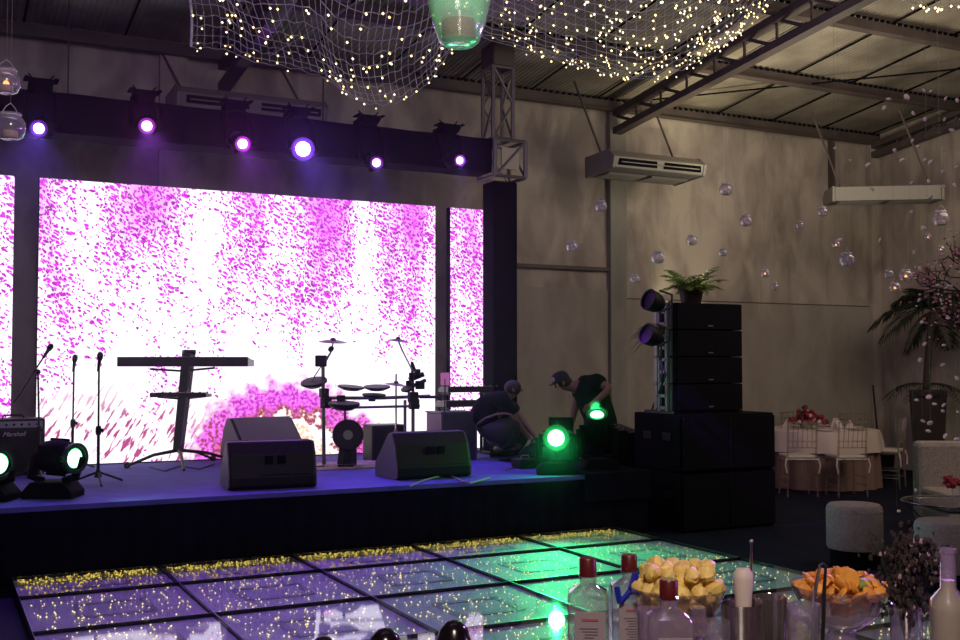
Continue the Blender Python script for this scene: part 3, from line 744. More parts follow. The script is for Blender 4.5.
wedge('stage_monitor', 'black wedge monitor at the stage edge in front of the drum kit', (c.x + .07, c.y + .26, SZ), (b - a).length * .85, 1.08, .02, 'wedge monitors at the stage edge')
c = G(262, 462, SZ)
wedge('stage_monitor', 'black wedge monitor with its purple lit slope facing the hall, behind the left one', (c.x, c.y - .05, SZ), .74, 1.22, .18, 'wedge monitors at the stage edge', flip=True)

# ---------------------------------------------------------------- keyboard on a column stand
kd = depth(G(184, 462, SZ))
kb = G(182, 461, SZ)
t = thing('keyboard_stand', 'black single column keyboard stand on spread legs', 'keyboard stand', kb)
MB().tube([P(178, 452, kd), P(189, 352, kd)], [.06, .075], 4).build('column', 'black', t)
MB().box(P(189, 352, kd), (.13, .12, .05)).build('column_cap', 'black', t, bevel=.01)
MB().tube([P(182, 445, kd - .07), P(190, 365, kd - .09)], .012, 6).build('chrome_strip', 'chrome', t)
for k, (ex, ey, dd) in enumerate(((127, 466, -.1), (213, 459, .1), (236, 461, .1), (184, 470, -.5))):
    e = G(ex, ey, SZ + .02)
    MB().tube([P(179, 450, kd), (P(179, 450, kd) + e) / 2 + Vector((0, 0, .03)), e], [.022, .018, .014], 6).build('leg', 'black', t)
    if k < 2: MB().ball(e + Vector((0, 0, .01)), .035).build('foot', 'rubber', t)
for px0, px1, yy in ((150, 214, 368), (158, 208, 396)):
    MB().tube([P(px0, yy + 1, kd - .22), P((px0 + px1) / 2, yy + 3, kd), P(px1, yy, kd - .22)], .013, 6).build('support_arm', 'black', t)
def keyboard(label, pa, pb, h, dp, keys=True, g=None):
    pa, pb = Vector(pa), Vector(pb); L = (pb - pa).length; rz = math.atan2((pb - pa).y, (pb - pa).x); c = (pa + pb) / 2
    t = thing('keyboard', label, 'keyboard', c, 0, g)
    T = Matrix.Translation(c) @ Matrix.Rotation(rz, 4, 'Z')
    MB().prism([(-dp / 2, 0), (dp / 2, 0), (dp / 2, h), (-dp * .1, h * .75), (-dp / 2, h * .7)], -L / 2, L / 2, 'X', T @ Matrix.Rotation(PI, 4, 'Z')).build('casing', 'purpwood', t, bevel=.006)
    kk = MB()
    n = int(L / .0245)
    for q in range(n): kk.box((-L / 2 + .03 + q * (L - .06) / n, dp * .30, h * .75), ((L - .06) / n * .9, dp * .36, .02), T)
    kk.build('white_keys', 'linen', t)
    kn = MB()
    for q in range(8): kn.lathe([(.012, 0), (.010, .015)], T @ Vector((-L * .3 + q * .08, -dp * .2, h * .9)), 8)
    kn.build('knobs', 'grey_plastic', t)
    return t
keyboard('long black keyboard across the top of the column stand', P(122, 364, kd - .15), P(251, 369, kd - .15), .105, .33, g='keyboards on the column stand')
keyboard('small black keyboard module halfway down the column stand', P(153, 397, kd - .18), P(209, 397, kd - .18), .05, .25, g='keyboards on the column stand')

# ---------------------------------------------------------------- microphone stands
def mic_stand(label, foot, top, boom=None, spread=.26, mic=True):
    foot, top = Vector(foot), Vector(top)
    t = thing('microphone_stand', label, 'microphone stand', foot, 0, 'microphone stands on the stage')
    mid = foot.lerp(top, .45)
    MB().tube([foot + Vector((0, 0, .10)), mid], .014, 8).build('lower_tube', 'black', t)
    MB().tube([mid, top], .009, 8).build('upper_tube', 'black', t)
    MB().lathe([(.02, -.04), (.026, -.02), (.026, .02), (.02, .04)], mid, 10).ball(mid + Vector((.03, 0, 0)), .018).build('clutch', 'black', t)
    MB().lathe([(.035, .06), (.03, .09), (.018, .13)], foot, 10).build('hub', 'black', t)
    for k in range(3):
        a = 2 * PI * k / 3 + .5
        MB().tube([foot + Vector((0, 0, .11)), foot + Vector((math.cos(a) * spread, math.sin(a) * spread, .012))], .011, 6).build('leg', 'black', t)
    if boom:
        b0, b1 = Vector(boom[0]), Vector(boom[1])
        MB().tube([b0, b1], .008, 6).ball(top, .025).build('boom_arm', 'black', t)
        if mic:
            d = (b1 - b0).normalized()
            MB().lathe([(.012, -.04), (.017, .07), (.026, .09), (.028, .12), (.018, .145), (0, .15)], b1, 12, axis=d).build('microphone', 'darkmetal', t, smooth=True)
    else:
        MB().lathe([(.012, -.06), (.017, .04), (.026, .06), (.028, .09), (.018, .115), (0, .12)], top, 12, axis=(.1, 0, 1)).build('microphone', 'darkmetal', t, smooth=True)
    return t
f = G(98, 484, SZ); d = depth(f)
t = mic_stand('upright microphone stand right of the others, in front of the wide screen', f, P(99, 365, d))
f = G(72, 470, SZ); d = depth(f)
t = mic_stand('upright microphone stand behind the left moving head lamp', f, P(74, 366, d))
f = G(40, 478, SZ); d = depth(f)
t = mic_stand('microphone stand with a raised boom arm beside the guitar amplifier', f, P(38, 372, d), (P(14, 402, d + .2), P(45, 355, d - .1)))

# ---------------------------------------------------------------- guitar amplifier
f0 = G(-18, 478, SZ); f1 = G(43, 474, SZ); c = (f0 + f1) / 2; w = (f1 - f0).length
t = thing('guitar_amplifier', 'black guitar amplifier with a white script nameplate at the left edge', 'amplifier', (c.x, c.y, SZ))
hh = 1.7 - (418 - 362) / FPX * depth(f1) - SZ
MB().box((c.x, c.y + .16, SZ + hh / 2), (w, .32, hh)).build('cabinet', 'black', t, bevel=.015)
MB().box((c.x, c.y - .004, SZ + hh * .42), (w - .06, .02, hh * .72)).build('grille', 'grille', t)
MB().box((c.x, c.y - .006, SZ + hh * .90), (w - .05, .02, hh * .11)).build('control_panel', 'tray_dark', t)
kn = MB()
for k in range(7): kn.lathe([(.013, 0), (.010, .02)], (c.x - w * .36 + k * w * .12, c.y - .02, SZ + hh * .9), 10, axis=(0, -1, 0))
kn.build('knobs', 'black_gloss', t)
MB().tube([(c.x - .1, c.y + .14, SZ + hh), (c.x - .08, c.y + .14, SZ + hh + .03), (c.x + .08, c.y + .14, SZ + hh + .03), (c.x + .1, c.y + .14, SZ + hh)], .01, 6).build('handle', 'black', t)
def text_mesh(name, s, size, loc, rot, m, parent, ext=.002):
    cu = bpy.data.curves.new('lettering', 'FONT'); cu.body = s; cu.size = size; cu.extrude = ext; cu.align_x = 'CENTER'; cu.shear = .4
    o = bpy.data.objects.new('lettering', cu); COL.objects.link(o)
    dg = bpy.context.evaluated_depsgraph_get(); me = bpy.data.meshes.new_from_object(o.evaluated_get(dg))
    bpy.data.objects.remove(o)
    q = bpy.data.objects.new(name, me); COL.objects.link(q); me.materials.clear(); me.materials.append(M[m]); q.parent = parent
    off = Vector((0, 0, 0)); r = parent
    while r is not None: off += r.location; r = r.parent
    q.location = Vector(loc) - off; q.rotation_euler = rot; return q
text_mesh('nameplate', 'Marshall', .060, (G(13, 476, SZ).x, c.y - .018, SZ + hh * .70), (PI / 2, 0, 0), 'yellowtext', t)

# ---------------------------------------------------------------- electronic drum kit
dd = depth(G(348, 466, SZ))
k0 = G(350, 463, SZ)
dk = thing('drum_kit', 'electronic drum kit with thin pads and cymbals on a tubular rack', 'drum kit', k0)
def D(x, y, o=0.0): return P(x, y, dd + o)
rk = MB()
rk.tube([D(324, 468), D(323, 366)], .020, 8); rk.tube([D(413, 462, .1), D(413, 392, .1)], .020, 8); rk.tube([D(405, 460, .3), D(405, 400, .3)], .018, 8)
rk.tube([D(322, 398), D(382, 398, .05), D(430, 396, .15)], .018, 8); rk.tube([D(332, 408, .1), D(420, 406, .2)], .014, 8)
rk.tube([D(345, 455, .5), D(345, 400, .5)], .015, 8)
rk.build('rack', 'alu', dk, smooth=True)
for (x, y, r) in ((324, 393, .055), (326, 403, .06), (372, 398, .04), (413, 397, .06), (414, 404, .06), (341, 399, .045), (412, 376, .04), (418, 372, .035), (420, 385, .05), (409, 384, .04)):
    MB().box(D(x, y, -.02), (r * 1.6, r * 1.4, r * 1.8), rz=random.random()).build('clamp', 'black', dk, bevel=.008)
def pad(nm, x, y, wpx, o=0.0, tilt=(0, -.25, 1), th=.035, m='black'):
    r = wpx / 2 / FPX * (dd + o)
    MB().lathe([(0, -th), (r * .55, -th), (r * .98, -th * .2), (r, 0), (r * .97, th * .25), (0, th * .35)], D(x, y, o), 24, axis=tilt).build(nm, m, dk, smooth=True)
pad('tom_pad', 314, 382, 27, -.1, (-.25, -.25, 1), .05); pad('tom_pad', 351, 387, 27, 0, (.05, -.12, 1)); pad('tom_pad', 377, 387, 27, 0, (-.05, -.12, 1))
pad('tom_pad', 374, 395, 24, -.1, (0, -.1, 1)); pad('snare_pad', 344, 404, 32, -.15, (0, -.1, 1), .06); pad('ride_pad', 408, 388, 15, -.1, (-.5, -.2, 1), .03)
def cym(x, y, wpx, o=0, tilt=(0, -.12, 1), st=None, m='cymbal'):
    r = wpx / 2 / FPX * (dd + o); c = D(x, y, o)
    cy_ = MB().lathe([(r, -.012), (r * .5, .006), (r * .22, .012), (r * .16, .030), (0, .036), ], c, 28, axis=tilt).build('cymbal', m, dk, smooth=True)
    if st: MB().tube([c, st[0], st[1]], .009, 6).build('cymbal_arm', 'chrome', dk)
M['cymbal'] = mat('dark_cymbal', (.06, .05, .07), .35, .5)
cym(333, 341, 29, 0, (0, -.12, 1), (D(332, 350), D(324, 365))); cym(398, 340, 22, 0, (.06, -.1, 1), (D(402, 350), D(413, 372, .05)))
cym(396, 384, 24, .2, (.1, -.1, 1))
MB().tube([D(332, 350, -.02), D(310, 383, -.1)], .007, 6).build('cymbal_arm', 'chrome', dk)
MB().lathe([(.02, -.03), (.032, 0), (.02, .03)], D(331, 349), 8, axis=(1, 0, 1)).build('wing_nut', 'black', dk)
hh_ = MB().tube([D(396, 460, .2), D(396, 374, .2)], .010, 6)
for ex, ey in ((384, 463), (408, 461), (398, 468)): hh_.tube([D(396, 428, .2), D(ex, ey, .1)], .009, 6)
hh_.build('hi_hat_stand', 'chrome', dk)
MB().box(D(321, 361, -.05), (.12, .05, .12), rz=-YAW).build('drum_module', 'black', dk, bevel=.01)
kc = D(348, 435, -.1); kr = 15.5 / FPX * dd
MB().lathe([(0, -.09), (kr * .92, -.09), (kr, -.06), (kr, .0), (kr * .93, .012)], kc, 32, axis=CO - kc).build('kick_shell', 'black', dk, smooth=True)
MB().lathe([(kr * .93, .008), (0, .014)], kc, 32, axis=CO - kc).build('kick_head', 'drumhead', dk, smooth=True)
MB().tube([D(348, 448, 0), D(347, 464, 0)], [.10, .11], 8).box(D(347, 465, -.05), (.16, .3, .03), rz=-YAW).build('kick_stand', 'black', dk)
MB().box(D(322, 467, -.08), (.10, .22, .05), rz=-YAW).box(D(330, 469, -.15), (.10, .18, .03), rz=-YAW).build('pedal', 'darkmetal', dk, bevel=.008)
MB().tube([D(413, 392, .1), D(412, 362, .08), D(417, 376, .05)], .016, 6).tube([D(409, 380), D(424, 374)], .03, 6).tube([D(404, 390), D(426, 380)], .022, 6).tube([D(420, 397, .1), D(440, 397, .1)], .018, 6).build('side_mount', 'black', dk)
rug = G(352, 465, SZ + .005)
M['rug'] = mat('worn_drum_mat', (.28, .20, .22), .9, noise=.4, nscale=12)
tag(MB().box((rug.x + .12, rug.y, SZ + .006), (1.25, .8, .012)).build('drum_mat', 'rug'), 'pale worn mat on the stage under the drum kit', 'mat')
c = P(384, 449, 12.1)
t = thing('bass_amplifier', 'dark speaker cabinet standing behind the drum kit', 'amplifier', (c.x, c.y, SZ))
MB().box((c.x, c.y, SZ + .2), (.40, .3, .40)).build('cabinet', 'black', t, bevel=.015)
MB().box((c.x, c.y - .152, SZ + .2), (.35, .02, .34)).build('grille', 'grille', t)

# ---------------------------------------------------------------- side keyboards, case and sheet
c = P(455, 459, 12.1); dc = 12.1
t = thing('flight_case', 'dark flight case with a violet lit top right of the drum kit', 'flight case', (c.x, c.y, SZ))
hh = EYE - (413 - 362) / FPX * dc - SZ
M['case'] = mat('case_laminate', (.04, .03, .06), .4)
MB().box((c.x, c.y + .1, SZ + hh / 2), (.44, .4, hh)).build('body', 'case', t, bevel=.01)
for sx in (-1, 1): MB().box((c.x + sx * .215, c.y - .1, SZ + hh / 2), (.02, .02, hh)).build('edge_trim', 'alu', t)
MB().box((c.x, c.y + .1, SZ + hh + .008), (.46, .42, .016)).build('lid', 'alu2' if 'alu2' in M else 'case', t)
c = P(466, 400, 12.75)
t = thing('keyboard_rack', 'two tier black stand carrying the keyboards beside the right screen', 'keyboard stand', (c.x, c.y, SZ))
for sx in (-.28, .28):
    MB().tube([(c.x + sx, c.y + .15, SZ), (c.x + sx, c.y + .15, c.z + .14)], .02, 8).build('upright', 'black', t)
    for z in (-.09, .08): MB().tube([(c.x + sx, c.y + .15, c.z + z), (c.x + sx, c.y - .15, c.z + z)], .014, 6).build('shelf_arm', 'black', t)
    MB().tube([(c.x + sx, c.y - .2, SZ + .02), (c.x + sx, c.y + .3, SZ + .02)], .018, 6).build('foot', 'black', t)
keyboard('black keyboard on the upper tier beside the right screen', (c.x - .30, c.y, c.z + .095), (c.x + .30, c.y, c.z + .095), .07, .28, g='keyboards beside the right screen')
keyboard('black keyboard on the lower tier beside the right screen', (c.x - .33, c.y, c.z - .075), (c.x + .33, c.y, c.z - .075), .08, .30, g='keyboards beside the right screen')
c = P(445, 379, 12.0)
t = thing('music_sheet', 'small pink sheet with a painted-in glow on a thin stand beside the right screen', 'sheet', c)
MB().box(c, (.10, .008, .14), rz=-YAW).build('sheet', 'card', t)
MB().tube([c, (c.x, c.y + .02, SZ)], .008, 6).build('stand', 'black', t)
tag(MB().tube([G(410, 486, SZ + .012), G(422, 481, SZ + .012), G(436, 477, SZ + .015), G(450, 475.5, SZ + .012), G(462, 481, SZ + .01), G(470, 483, SZ + .01), G(490, 478, SZ + .01)], .008, 6).build('cable', 'palecable'),
    'pale cable curling past the foot of the right stage monitor', 'cable')
tag(MB().tube([G(506, 470, SZ + .01), G(515, 466, SZ + .012), G(528, 457, SZ + .02), G(545, 446, SZ + .01)], .007, 6).build('cable', 'palecable'), 'pale cable on the stage beside the crouching man', 'cable')
tag(MB().tube([G(150, 467, SZ + .01), G(165, 471, SZ + .01), G(180, 466, SZ + .01), G(200, 469, SZ + .01), G(214, 464, SZ + .01)], .007, 6).build('cable', 'rubber'), 'black cable lying under the column keyboard stand', 'cable')

bl = MB(); bl.prism([(SY - .045, SZ + .004), (10.6, SZ + .004), (10.6, SZ + .02), (SY - .055, SZ + .02), (SY - .06, SZ - .25), (SY - .05, SZ - .25)], 5.66, SXR + .01)  # black sheet added to darken this end of the deck
for k in range(7): bl.ball((random.uniform(5.75, 6.3), random.uniform(9.0, 10.4), SZ + .02), random.uniform(.08, .16), 8, 5, sc=(1, 1, .22), jit=.15)
tag(bl.build('dark_sheet', 'drape', smooth=True), 'rumpled black sheet added to darken the right end of the stage', 'cloth')
t = thing('equipment_bag', 'slumped black bag between the crouching man and the bright green lamp', 'bag', G(537, 466, SZ))
q = G(537, 466, SZ)
MB().lathe([(.17, 0), (.20, .06), (.19, .14), (.12, .21), (.04, .24), (0, .24)], q, 16, sx=1.1, sy=.8).build('body', 'black_matte', t, smooth=True)
MB().tube([q + Vector((-.1, 0, .21)), q + Vector((-.05, -.02, .29)), q + Vector((.06, -.02, .29)), q + Vector((.1, 0, .21))], .01, 6).build('strap', 'black', t)
# mixing gear beside the bending man
t = thing('mixing_desk', 'black mixing desk on its case behind the green lamps, beside the stage', 'mixer', (6.74, 9.95, 0))
MB().box((6.74, 9.98, .45), (.46, .42, .90)).build('case', 'black_matte', t, bevel=.012)
T = Matrix.Translation((6.74, 9.96, .94)) @ Matrix.Rotation(.16, 4, 'X')
MB().box((0, 0, 0), (.52, .46, .05), T).build('console', 'black', t, bevel=.01)
kn = MB()
for q in range(6):
    for r in range(4): kn.lathe([(.011, .025), (.009, .045)], T @ Vector((-.20 + q * .08, -.14 + r * .09, 0)), 6)
tag(kn.build('knobs', 'alu', t), kind='stuff')
l0 = P(561, 433, 11.7)
t = thing('laptop', 'dark open laptop between the two men', 'laptop', l0)
MB().box(l0 + Vector((0, .02, 0)), (.28, .20, .02), rz=-YAW).build('keyboard_base', 'black', t, bevel=.004)
T = Matrix.Translation(P(561, 425, 11.83)) @ Matrix.Rotation(-YAW, 4, 'Z') @ Matrix.Rotation(-.2, 4, 'X')
MB().box((0, 0, 0), (.27, .012, .17), T).build('lid', 'black_matte', t, bevel=.004)
t = thing('equipment_case', 'low black equipment trunk under the open laptop', 'flight case', (l0.x, l0.y, SZ))
hz = l0.z - SZ - .012
MB().box((l0.x, l0.y, SZ + hz / 2), (.30, .30, hz)).build('body', 'black_matte', t, bevel=.01)
for sx in (-1, 1): MB().box((l0.x + sx * .08, l0.y - .155, SZ + hz * .6), (.05, .012, .04)).build('latch', 'alu', t)
for (px, py, w, h, lb) in ((525, 468, .22, .10, 'small dark stage box at the foot of the crouching man'), (617, 463, .16, .36, 'dark equipment case right of the tilted green lamp')):
    c = G(px, py, SZ); 
    t = thing('equipment_box', lb, 'equipment', (c.x, c.y, SZ))
    MB().box((c.x, c.y, SZ + h / 2), (w, .2, h)).build('body', 'black', t, bevel=.01)
    MB().tube([(c.x - .05, c.y, SZ + h), (c.x - .04, c.y, SZ + h + .03), (c.x + .04, c.y, SZ + h + .03), (c.x + .05, c.y, SZ + h)], .007, 6).build('handle', 'alu', t)

# ---------------------------------------------------------------- people
def skin_mesh(name, verts, edges, radii, m, parent, sub=2, root=0):
    off = Vector((0, 0, 0)); q = parent
    while q is not None: off += q.location; q = q.parent
    me = bpy.data.meshes.new(name); me.from_pydata([tuple(Vector(v) - off) for v in verts], edges, []); me.update()
    o = bpy.data.objects.new(name, me); COL.objects.link(o)
    k = o.modifiers.new('skin', 'SKIN')
    if not me.skin_vertices: me.attributes  # layer is made by the modifier
    sv = me.skin_vertices[0].data if me.skin_vertices else None
    if sv is None:
        bpy.context.view_layer.objects.active = o; o.select_set(True)
        bpy.ops.mesh.customdata_skin_add(); sv = me.skin_vertices[0].data
    for i, r in enumerate(radii):
        sv[i].radius = (r, r) if isinstance(r, (int, float)) else r
        sv[i].use_root = (i == root); sv[i].use_loose = False
    k.use_smooth_shade = True
    s = o.modifiers.new('sub', 'SUBSURF'); s.levels = sub; s.render_levels = sub
    me.materials.append(M[m]); o.parent = parent
    return o
class Fig:
    def __init__(s): s.v = []; s.e = []; s.r = []
    def j(s, p, r, link=None):
        s.v.append(Vector(p)); s.r.append(r); i = len(s.v) - 1
        if link is not None: s.e.append((link, i))
        return i
    def chain(s, pts, rs, link=None):
        for p, r in zip(pts, rs): link = s.j(p, r, link)
        return link
def hand(fig, wrist, direction, spreadv, link, curl=None):
    d = Vector(direction).normalized(); sp = Vector(spreadv).normalized(); dn = d.cross(sp).normalized()
    if curl is None: curl = dn
    w = Vector(wrist); palm = fig.j(w + d * .05, .028, link); kn_ = fig.j(w + d * .085, .026, palm)
    for k, ln in enumerate((.068, .078, .072, .055)):
        o = sp * (-.028 + .019 * k)
        a = w + d * .09 + o
        fig.chain([a, a + d * ln * .5 + curl * .008, a + d * ln * .85 + curl * .03], [.010, .009, .007], kn_)
    a = w + d * .035 - sp * .028
    fig.chain([a, a + d * .03 - sp * .022, a + d * .058 - sp * .028 + curl * .01], [.012, .010, .008], palm)

# crouching man, seen from behind and the side
d1 = 12.25
def A(x, y, o=0.0): return P(x, y, d1 + o)
t1 = thing('person', 'person in dark shirt and jeans crouching on the stage with a bowed bare head', 'person', G(500, 455, SZ))
foot1 = G(495, 457, SZ); foot2 = G(512, 455, SZ)
F_ = Fig()
pel = F_.j(A(487, 437), .14); sp1 = F_.j(A(486, 422), .135, pel); sp2 = F_.j(A(491, 408), .15, sp1); ch = F_.j(A(498, 400), .15, sp2)
nk = F_.j(A(507, 397), .062, ch); h0 = F_.j(A(511, 393), .075, nk); F_.j(A(513.5, 388.5), .088, h0)
for o, fx in ((-.16, foot1), (.18, foot2)):
    kx, ky = (518, 430) if o < 0 else (526, 427)
    F_.chain([A(492, 439, o), A((492 + kx) / 2, 433, o), A(kx, ky, o), (A(kx - 8, 445, o)), Vector((fx.x, fx.y, SZ + .09)), Vector((fx.x, fx.y, SZ + .04)) + CR * .15], [.10, .092, .068, .056, .045, .035], pel)
for o, (ex, ey, hx, hy) in ((-.20, (514, 418, 526, 434)), (.20, (520, 416, 531, 432))):
    s_ = F_.j(A(501, 401, o), .065, ch); e_ = F_.j(A(ex, ey, o), .045, s_); w_ = F_.j(A(hx, hy, o * .6), .028, e_)
    hand(F_, A(hx, hy, o * .6), CR * .6 - CU * .6, CF, w_, -CU)
skin_mesh('body', F_.v, F_.e, F_.r, 'skin', t1)
S_ = Fig()
a = S_.j(A(483, 428), (.20, .20)); b = S_.j(A(484, 417), (.22, .19), a); c = S_.j(A(491, 406), (.22, .19), b); e = S_.j(A(499, 399), (.18, .155), c); S_.j(A(504.5, 397), .095, e)
for o, (ex, ey) in ((-.21, (515, 415)), (.21, (519, 413))): S_.chain([A(502, 401, o), A(ex, ey, o)], [.090, .078], e)
skin_mesh('shirt', S_.v, S_.e, S_.r, 'tee', t1)
S_ = Fig(); a = S_.j(A(489, 441), (.215, .20)); S_.j(A(489, 430, -.04), (.21, .19), a)
for o, fx in ((-.20, foot1), (.18, foot2)):
    kx, ky = (517, 425) if o < 0 else (526, 427)
    S_.chain([A(498, 434, o), A(508, 428, o), A(kx, ky, o), A(kx - 6, 442, o), Vector((fx.x, fx.y, SZ + .11)) + CR * .05], [.165, .145, .115, .09, .07], a)
skin_mesh('jeans', S_.v, S_.e, S_.r, 'denim', t1)
for fx in (foot1, foot2):
    o = fx - CR * .06
    MB().tube([Vector((o.x, o.y, SZ + .05)), Vector((o.x, o.y, SZ + .05)) + CR * .16, Vector((o.x, o.y, SZ + .035)) + CR * .28], [.05, .048, .03], 10).build('shoe', 'black', t1, smooth=True)
MB().tube([A(478, 424, -.17), A(486, 418, -.25), A(496, 414.5, -.30), A(505, 413.5, -.31), A(512, 415, -.28)], .014, 6).build('belt', 'linen_under', t1)
hc = A(513.5, 389)
for sgn in (-1,): MB().ball(hc + CF * -.085 - CR * .0, .022, sc=(1, .5, 1.4)).build('ear', 'skin', t1, smooth=True)
hb = MB(); 
hb.ball(hc - CR * .01 + CU * .012, .097, 14, 10, sc=(1.02, 1.0, .95)); hb.build('cropped_hair', 'hair_short', t1, smooth=True) if 'hair_short' in M else hb.build('cropped_hair', mat('cropped_hair', (.035, .022, .02), .8), t1, smooth=True)
MB().ball(hc + CR * .09 - CU * .01, .02, sc=(1.2, .8, 1)).build('nose', 'skin', t1, smooth=True)

# bending man with a cap
t2 = thing('person', 'person in black t-shirt and cap bending over the gear beside the stage', 'person', G(612, 484, 0))
d2 = 12.6
def B(x, y, o=0.0): return P(x, y, d2 + o)
f1, f2 = Vector((B(610, 440).x, B(610, 440).y, .04)), Vector((B(616, 440).x + .12, B(616, 440).y + .2, .04))
F_ = Fig()
pel = F_.j(B(606, 438), .13); a = F_.j(B(604, 424), .12, pel); b = F_.j(B(598, 405), .135, a); ch = F_.j(B(588, 390), .145, b)
nk = F_.j(B(575, 386), .062, ch); h0 = F_.j(B(567, 386), .075, nk); F_.j(B(561, 381), .092, h0)
for o, ft in ((-.12, f1), (.14, f2)):
    F_.chain([B(607, 442, o), Vector((ft.x, ft.y, .50)), Vector((ft.x, ft.y, .10)), Vector((ft.x, ft.y, .04)) - CR * .16], [.10, .065, .045, .035], pel)
# near arm: elbow high behind, hand at the chest; far arm reaching down
s_ = F_.j(B(596, 382, -.22), .066, ch); e_ = F_.j(B(611, 388, -.32), .052, s_); w_ = F_.j(B(594, 403, -.36), .034, e_)
hand(F_, B(594, 403, -.36), -CR * .8 - CU * .5, CU, w_, -CF)
s_ = F_.j(B(580, 390, .17), .062, ch); e_ = F_.j(B(574, 411, .12), .046, s_); w_ = F_.j(B(571, 427, -.05), .030, e_)
hand(F_, B(571, 427, -.05), -CU * .9 - CR * .2, CR, w_, -CF)
skin_mesh('body', F_.v, F_.e, F_.r, 'skin', t2)
S_ = Fig()
a = S_.j(B(605, 436), (.21, .19)); b = S_.j(B(601, 420), (.22, .20), a); c = S_.j(B(595, 404), (.235, .21), b); e = S_.j(B(589, 390), (.215, .19), c); S_.j(B(577, 385), .12, e)
S_.chain([B(597, 381, -.22), B(606, 385, -.28)], [.10, .085], e); S_.chain([B(580, 390, .19), B(577, 402, .17)], [.095, .08], e)
skin_mesh('t_shirt', S_.v, S_.e, S_.r, 'teegreen', t2)
S_ = Fig(); a = S_.j(B(606, 442), (.19, .16)); S_.j(B(605, 434), (.19, .16), a)
for o, ft in ((-.12, f1), (.14, f2)): S_.chain([B(607, 446, o), Vector((ft.x, ft.y, .50)), Vector((ft.x, ft.y, .09))], [.12, .085, .07], a)
skin_mesh('trousers', S_.v, S_.e, S_.r, 'denim', t2)
for ft in (f1, f2): MB().tube([ft + CR * .07 + Vector((0, 0, .01)), ft - CR * .08 + Vector((0, 0, .01)), ft - CR * .22], [.05, .048, .03], 10).build('shoe', 'black', t2, smooth=True)
hc = B(561.5, 381.5)
ax = (CU * .92 - CR * .38).normalized()
cp = MB().lathe([(.108, .005), (.108, .04), (.095, .085), (.06, .115), (0, .125)], hc, 20, axis=ax)
M['cap'] = mat('navy_cap', (.010, .009, .022), .8)
cap = cp.build('cap', 'cap', t2, smooth=True)
br_ = MB(); fw = (-CR * .92 - CU * .38).normalized()
vs_ = []; 
for k in range(9):
    an = -PI / 2 + PI * k / 8; s_d = CF * math.sin(an) * .09
    vs_ += [hc + ax * .018 + s_d + fw * .07, hc + ax * .010 + s_d * .85 + fw * (.09 + .065 * math.cos(an))]
br_.add(vs_, [(2 * k, 2 * k + 1, 2 * k + 3, 2 * k + 2) for k in range(8)]); br_.build('brim', 'cap', cap, solid=.008)
MB().lathe([(0, 0), (.03, .002)], hc + ax * .06 + fw * .085 - CF * .05, 12, axis=fw - CF * .6 + ax * .3).build('cap_emblem', 'whiteflower', cap)
MB().ball(hc + fw * .084 - ax * .03, .015, sc=(1, .8, 1.2)).build('nose', 'skin', t2, smooth=True)
MB().ball(hc - CF * .09 - fw * .01 - ax * .02, .024, sc=(.8, .4, 1.2)).build('ear', 'skin', t2, smooth=True)
MB().ball(hc + fw * .085 - CF * .035 - ax * .005, .011).build('eye', 'hair', t2, smooth=True)
MB().tube([hc + fw * .060 - ax * .056 - CF * .03, hc + fw * .068 - ax * .056, hc + fw * .060 - ax * .056 + CF * .03], .005, 5).build('mouth', 'cap_red', t2)
MB().ball(hc - fw * .035 - ax * .02, .088, 14, 8, sc=(1, 1.05, .9)).build('hair', 'hair', t2, smooth=True)

# ---------------------------------------------------------------- air conditioners
def air_con(label, c, w, rz, rods=True):
    c = Vector(c)
    t = thing('air_conditioner', label, 'air conditioner', c, rz, 'ceiling hung air conditioners')
    def b_(mb, nm, m, par=None, **k):
        o = mb.build(nm, m, None, **k); o.parent = par or t; return o
    b_(MB().prism([(-.34, .02), (-.30, -.12), (.34, -.16), (.34, .10), (-.20, .12)], -w / 2 + .04, w / 2 - .04, 'X'), 'casing', 'white_plastic', bevel=.012)
    for s in (-1, 1): b_(MB().prism([(-.35, .02), (-.31, -.13), (.35, -.17), (.35, .11), (-.21, .13)], s * (w / 2 - .04), s * w / 2, 'X'), 'end_cap', 'white_plastic', bevel=.01)
    for s in (-1, 1):
        b_(MB().box((s * w * .24, -.325, -.045), (w * .40, .02, .085)), 'air_outlet', 'black_matte')
        f = b_(MB().box((s * w * .23, .10, -.15), (w * .40, .34, .02)), 'intake_grille', 'grey_plastic')
        v = MB()
        for q in range(7): v.box((s * w * .23, -.05 + q * .05, -.162), (w * .39, .012, .01))
        b_(v, 'louvres', 'white_plastic', f)
    b_(MB().box((0, -.34, -.05), (w * .84, .012, .012)), 'flap', 'white_plastic')
    if rods:
        for s in (-1, 1):
            top = Matrix.Rotation(-rz, 4, 'Z') @ Vector((-.28, .25, 0))
            zt_ = roof_z(c.y + .2) - c.z - .02
            b_(MB().tube([(s * w * .40, .15, .11), (s * w * .40 + top.x, .15 + top.y, zt_)], .016, 5), 'hanger_rod', 'roofsteel')
    return t
air_con('long air conditioner hanging above the truss at the left', W(248, 108, 12.22) , 1.75, 0)
air_con('air conditioner hanging from the roof right of the truss tower', W(646, 166, 11.75), 1.50, 0)
ac3 = air_con('air conditioner turned across the far right corner of the hall', P(882, 195, 15.2) + Vector((0, 0, 0)), 1.5, PI - YAW - .12); ac3.scale = (1, 1, .78)

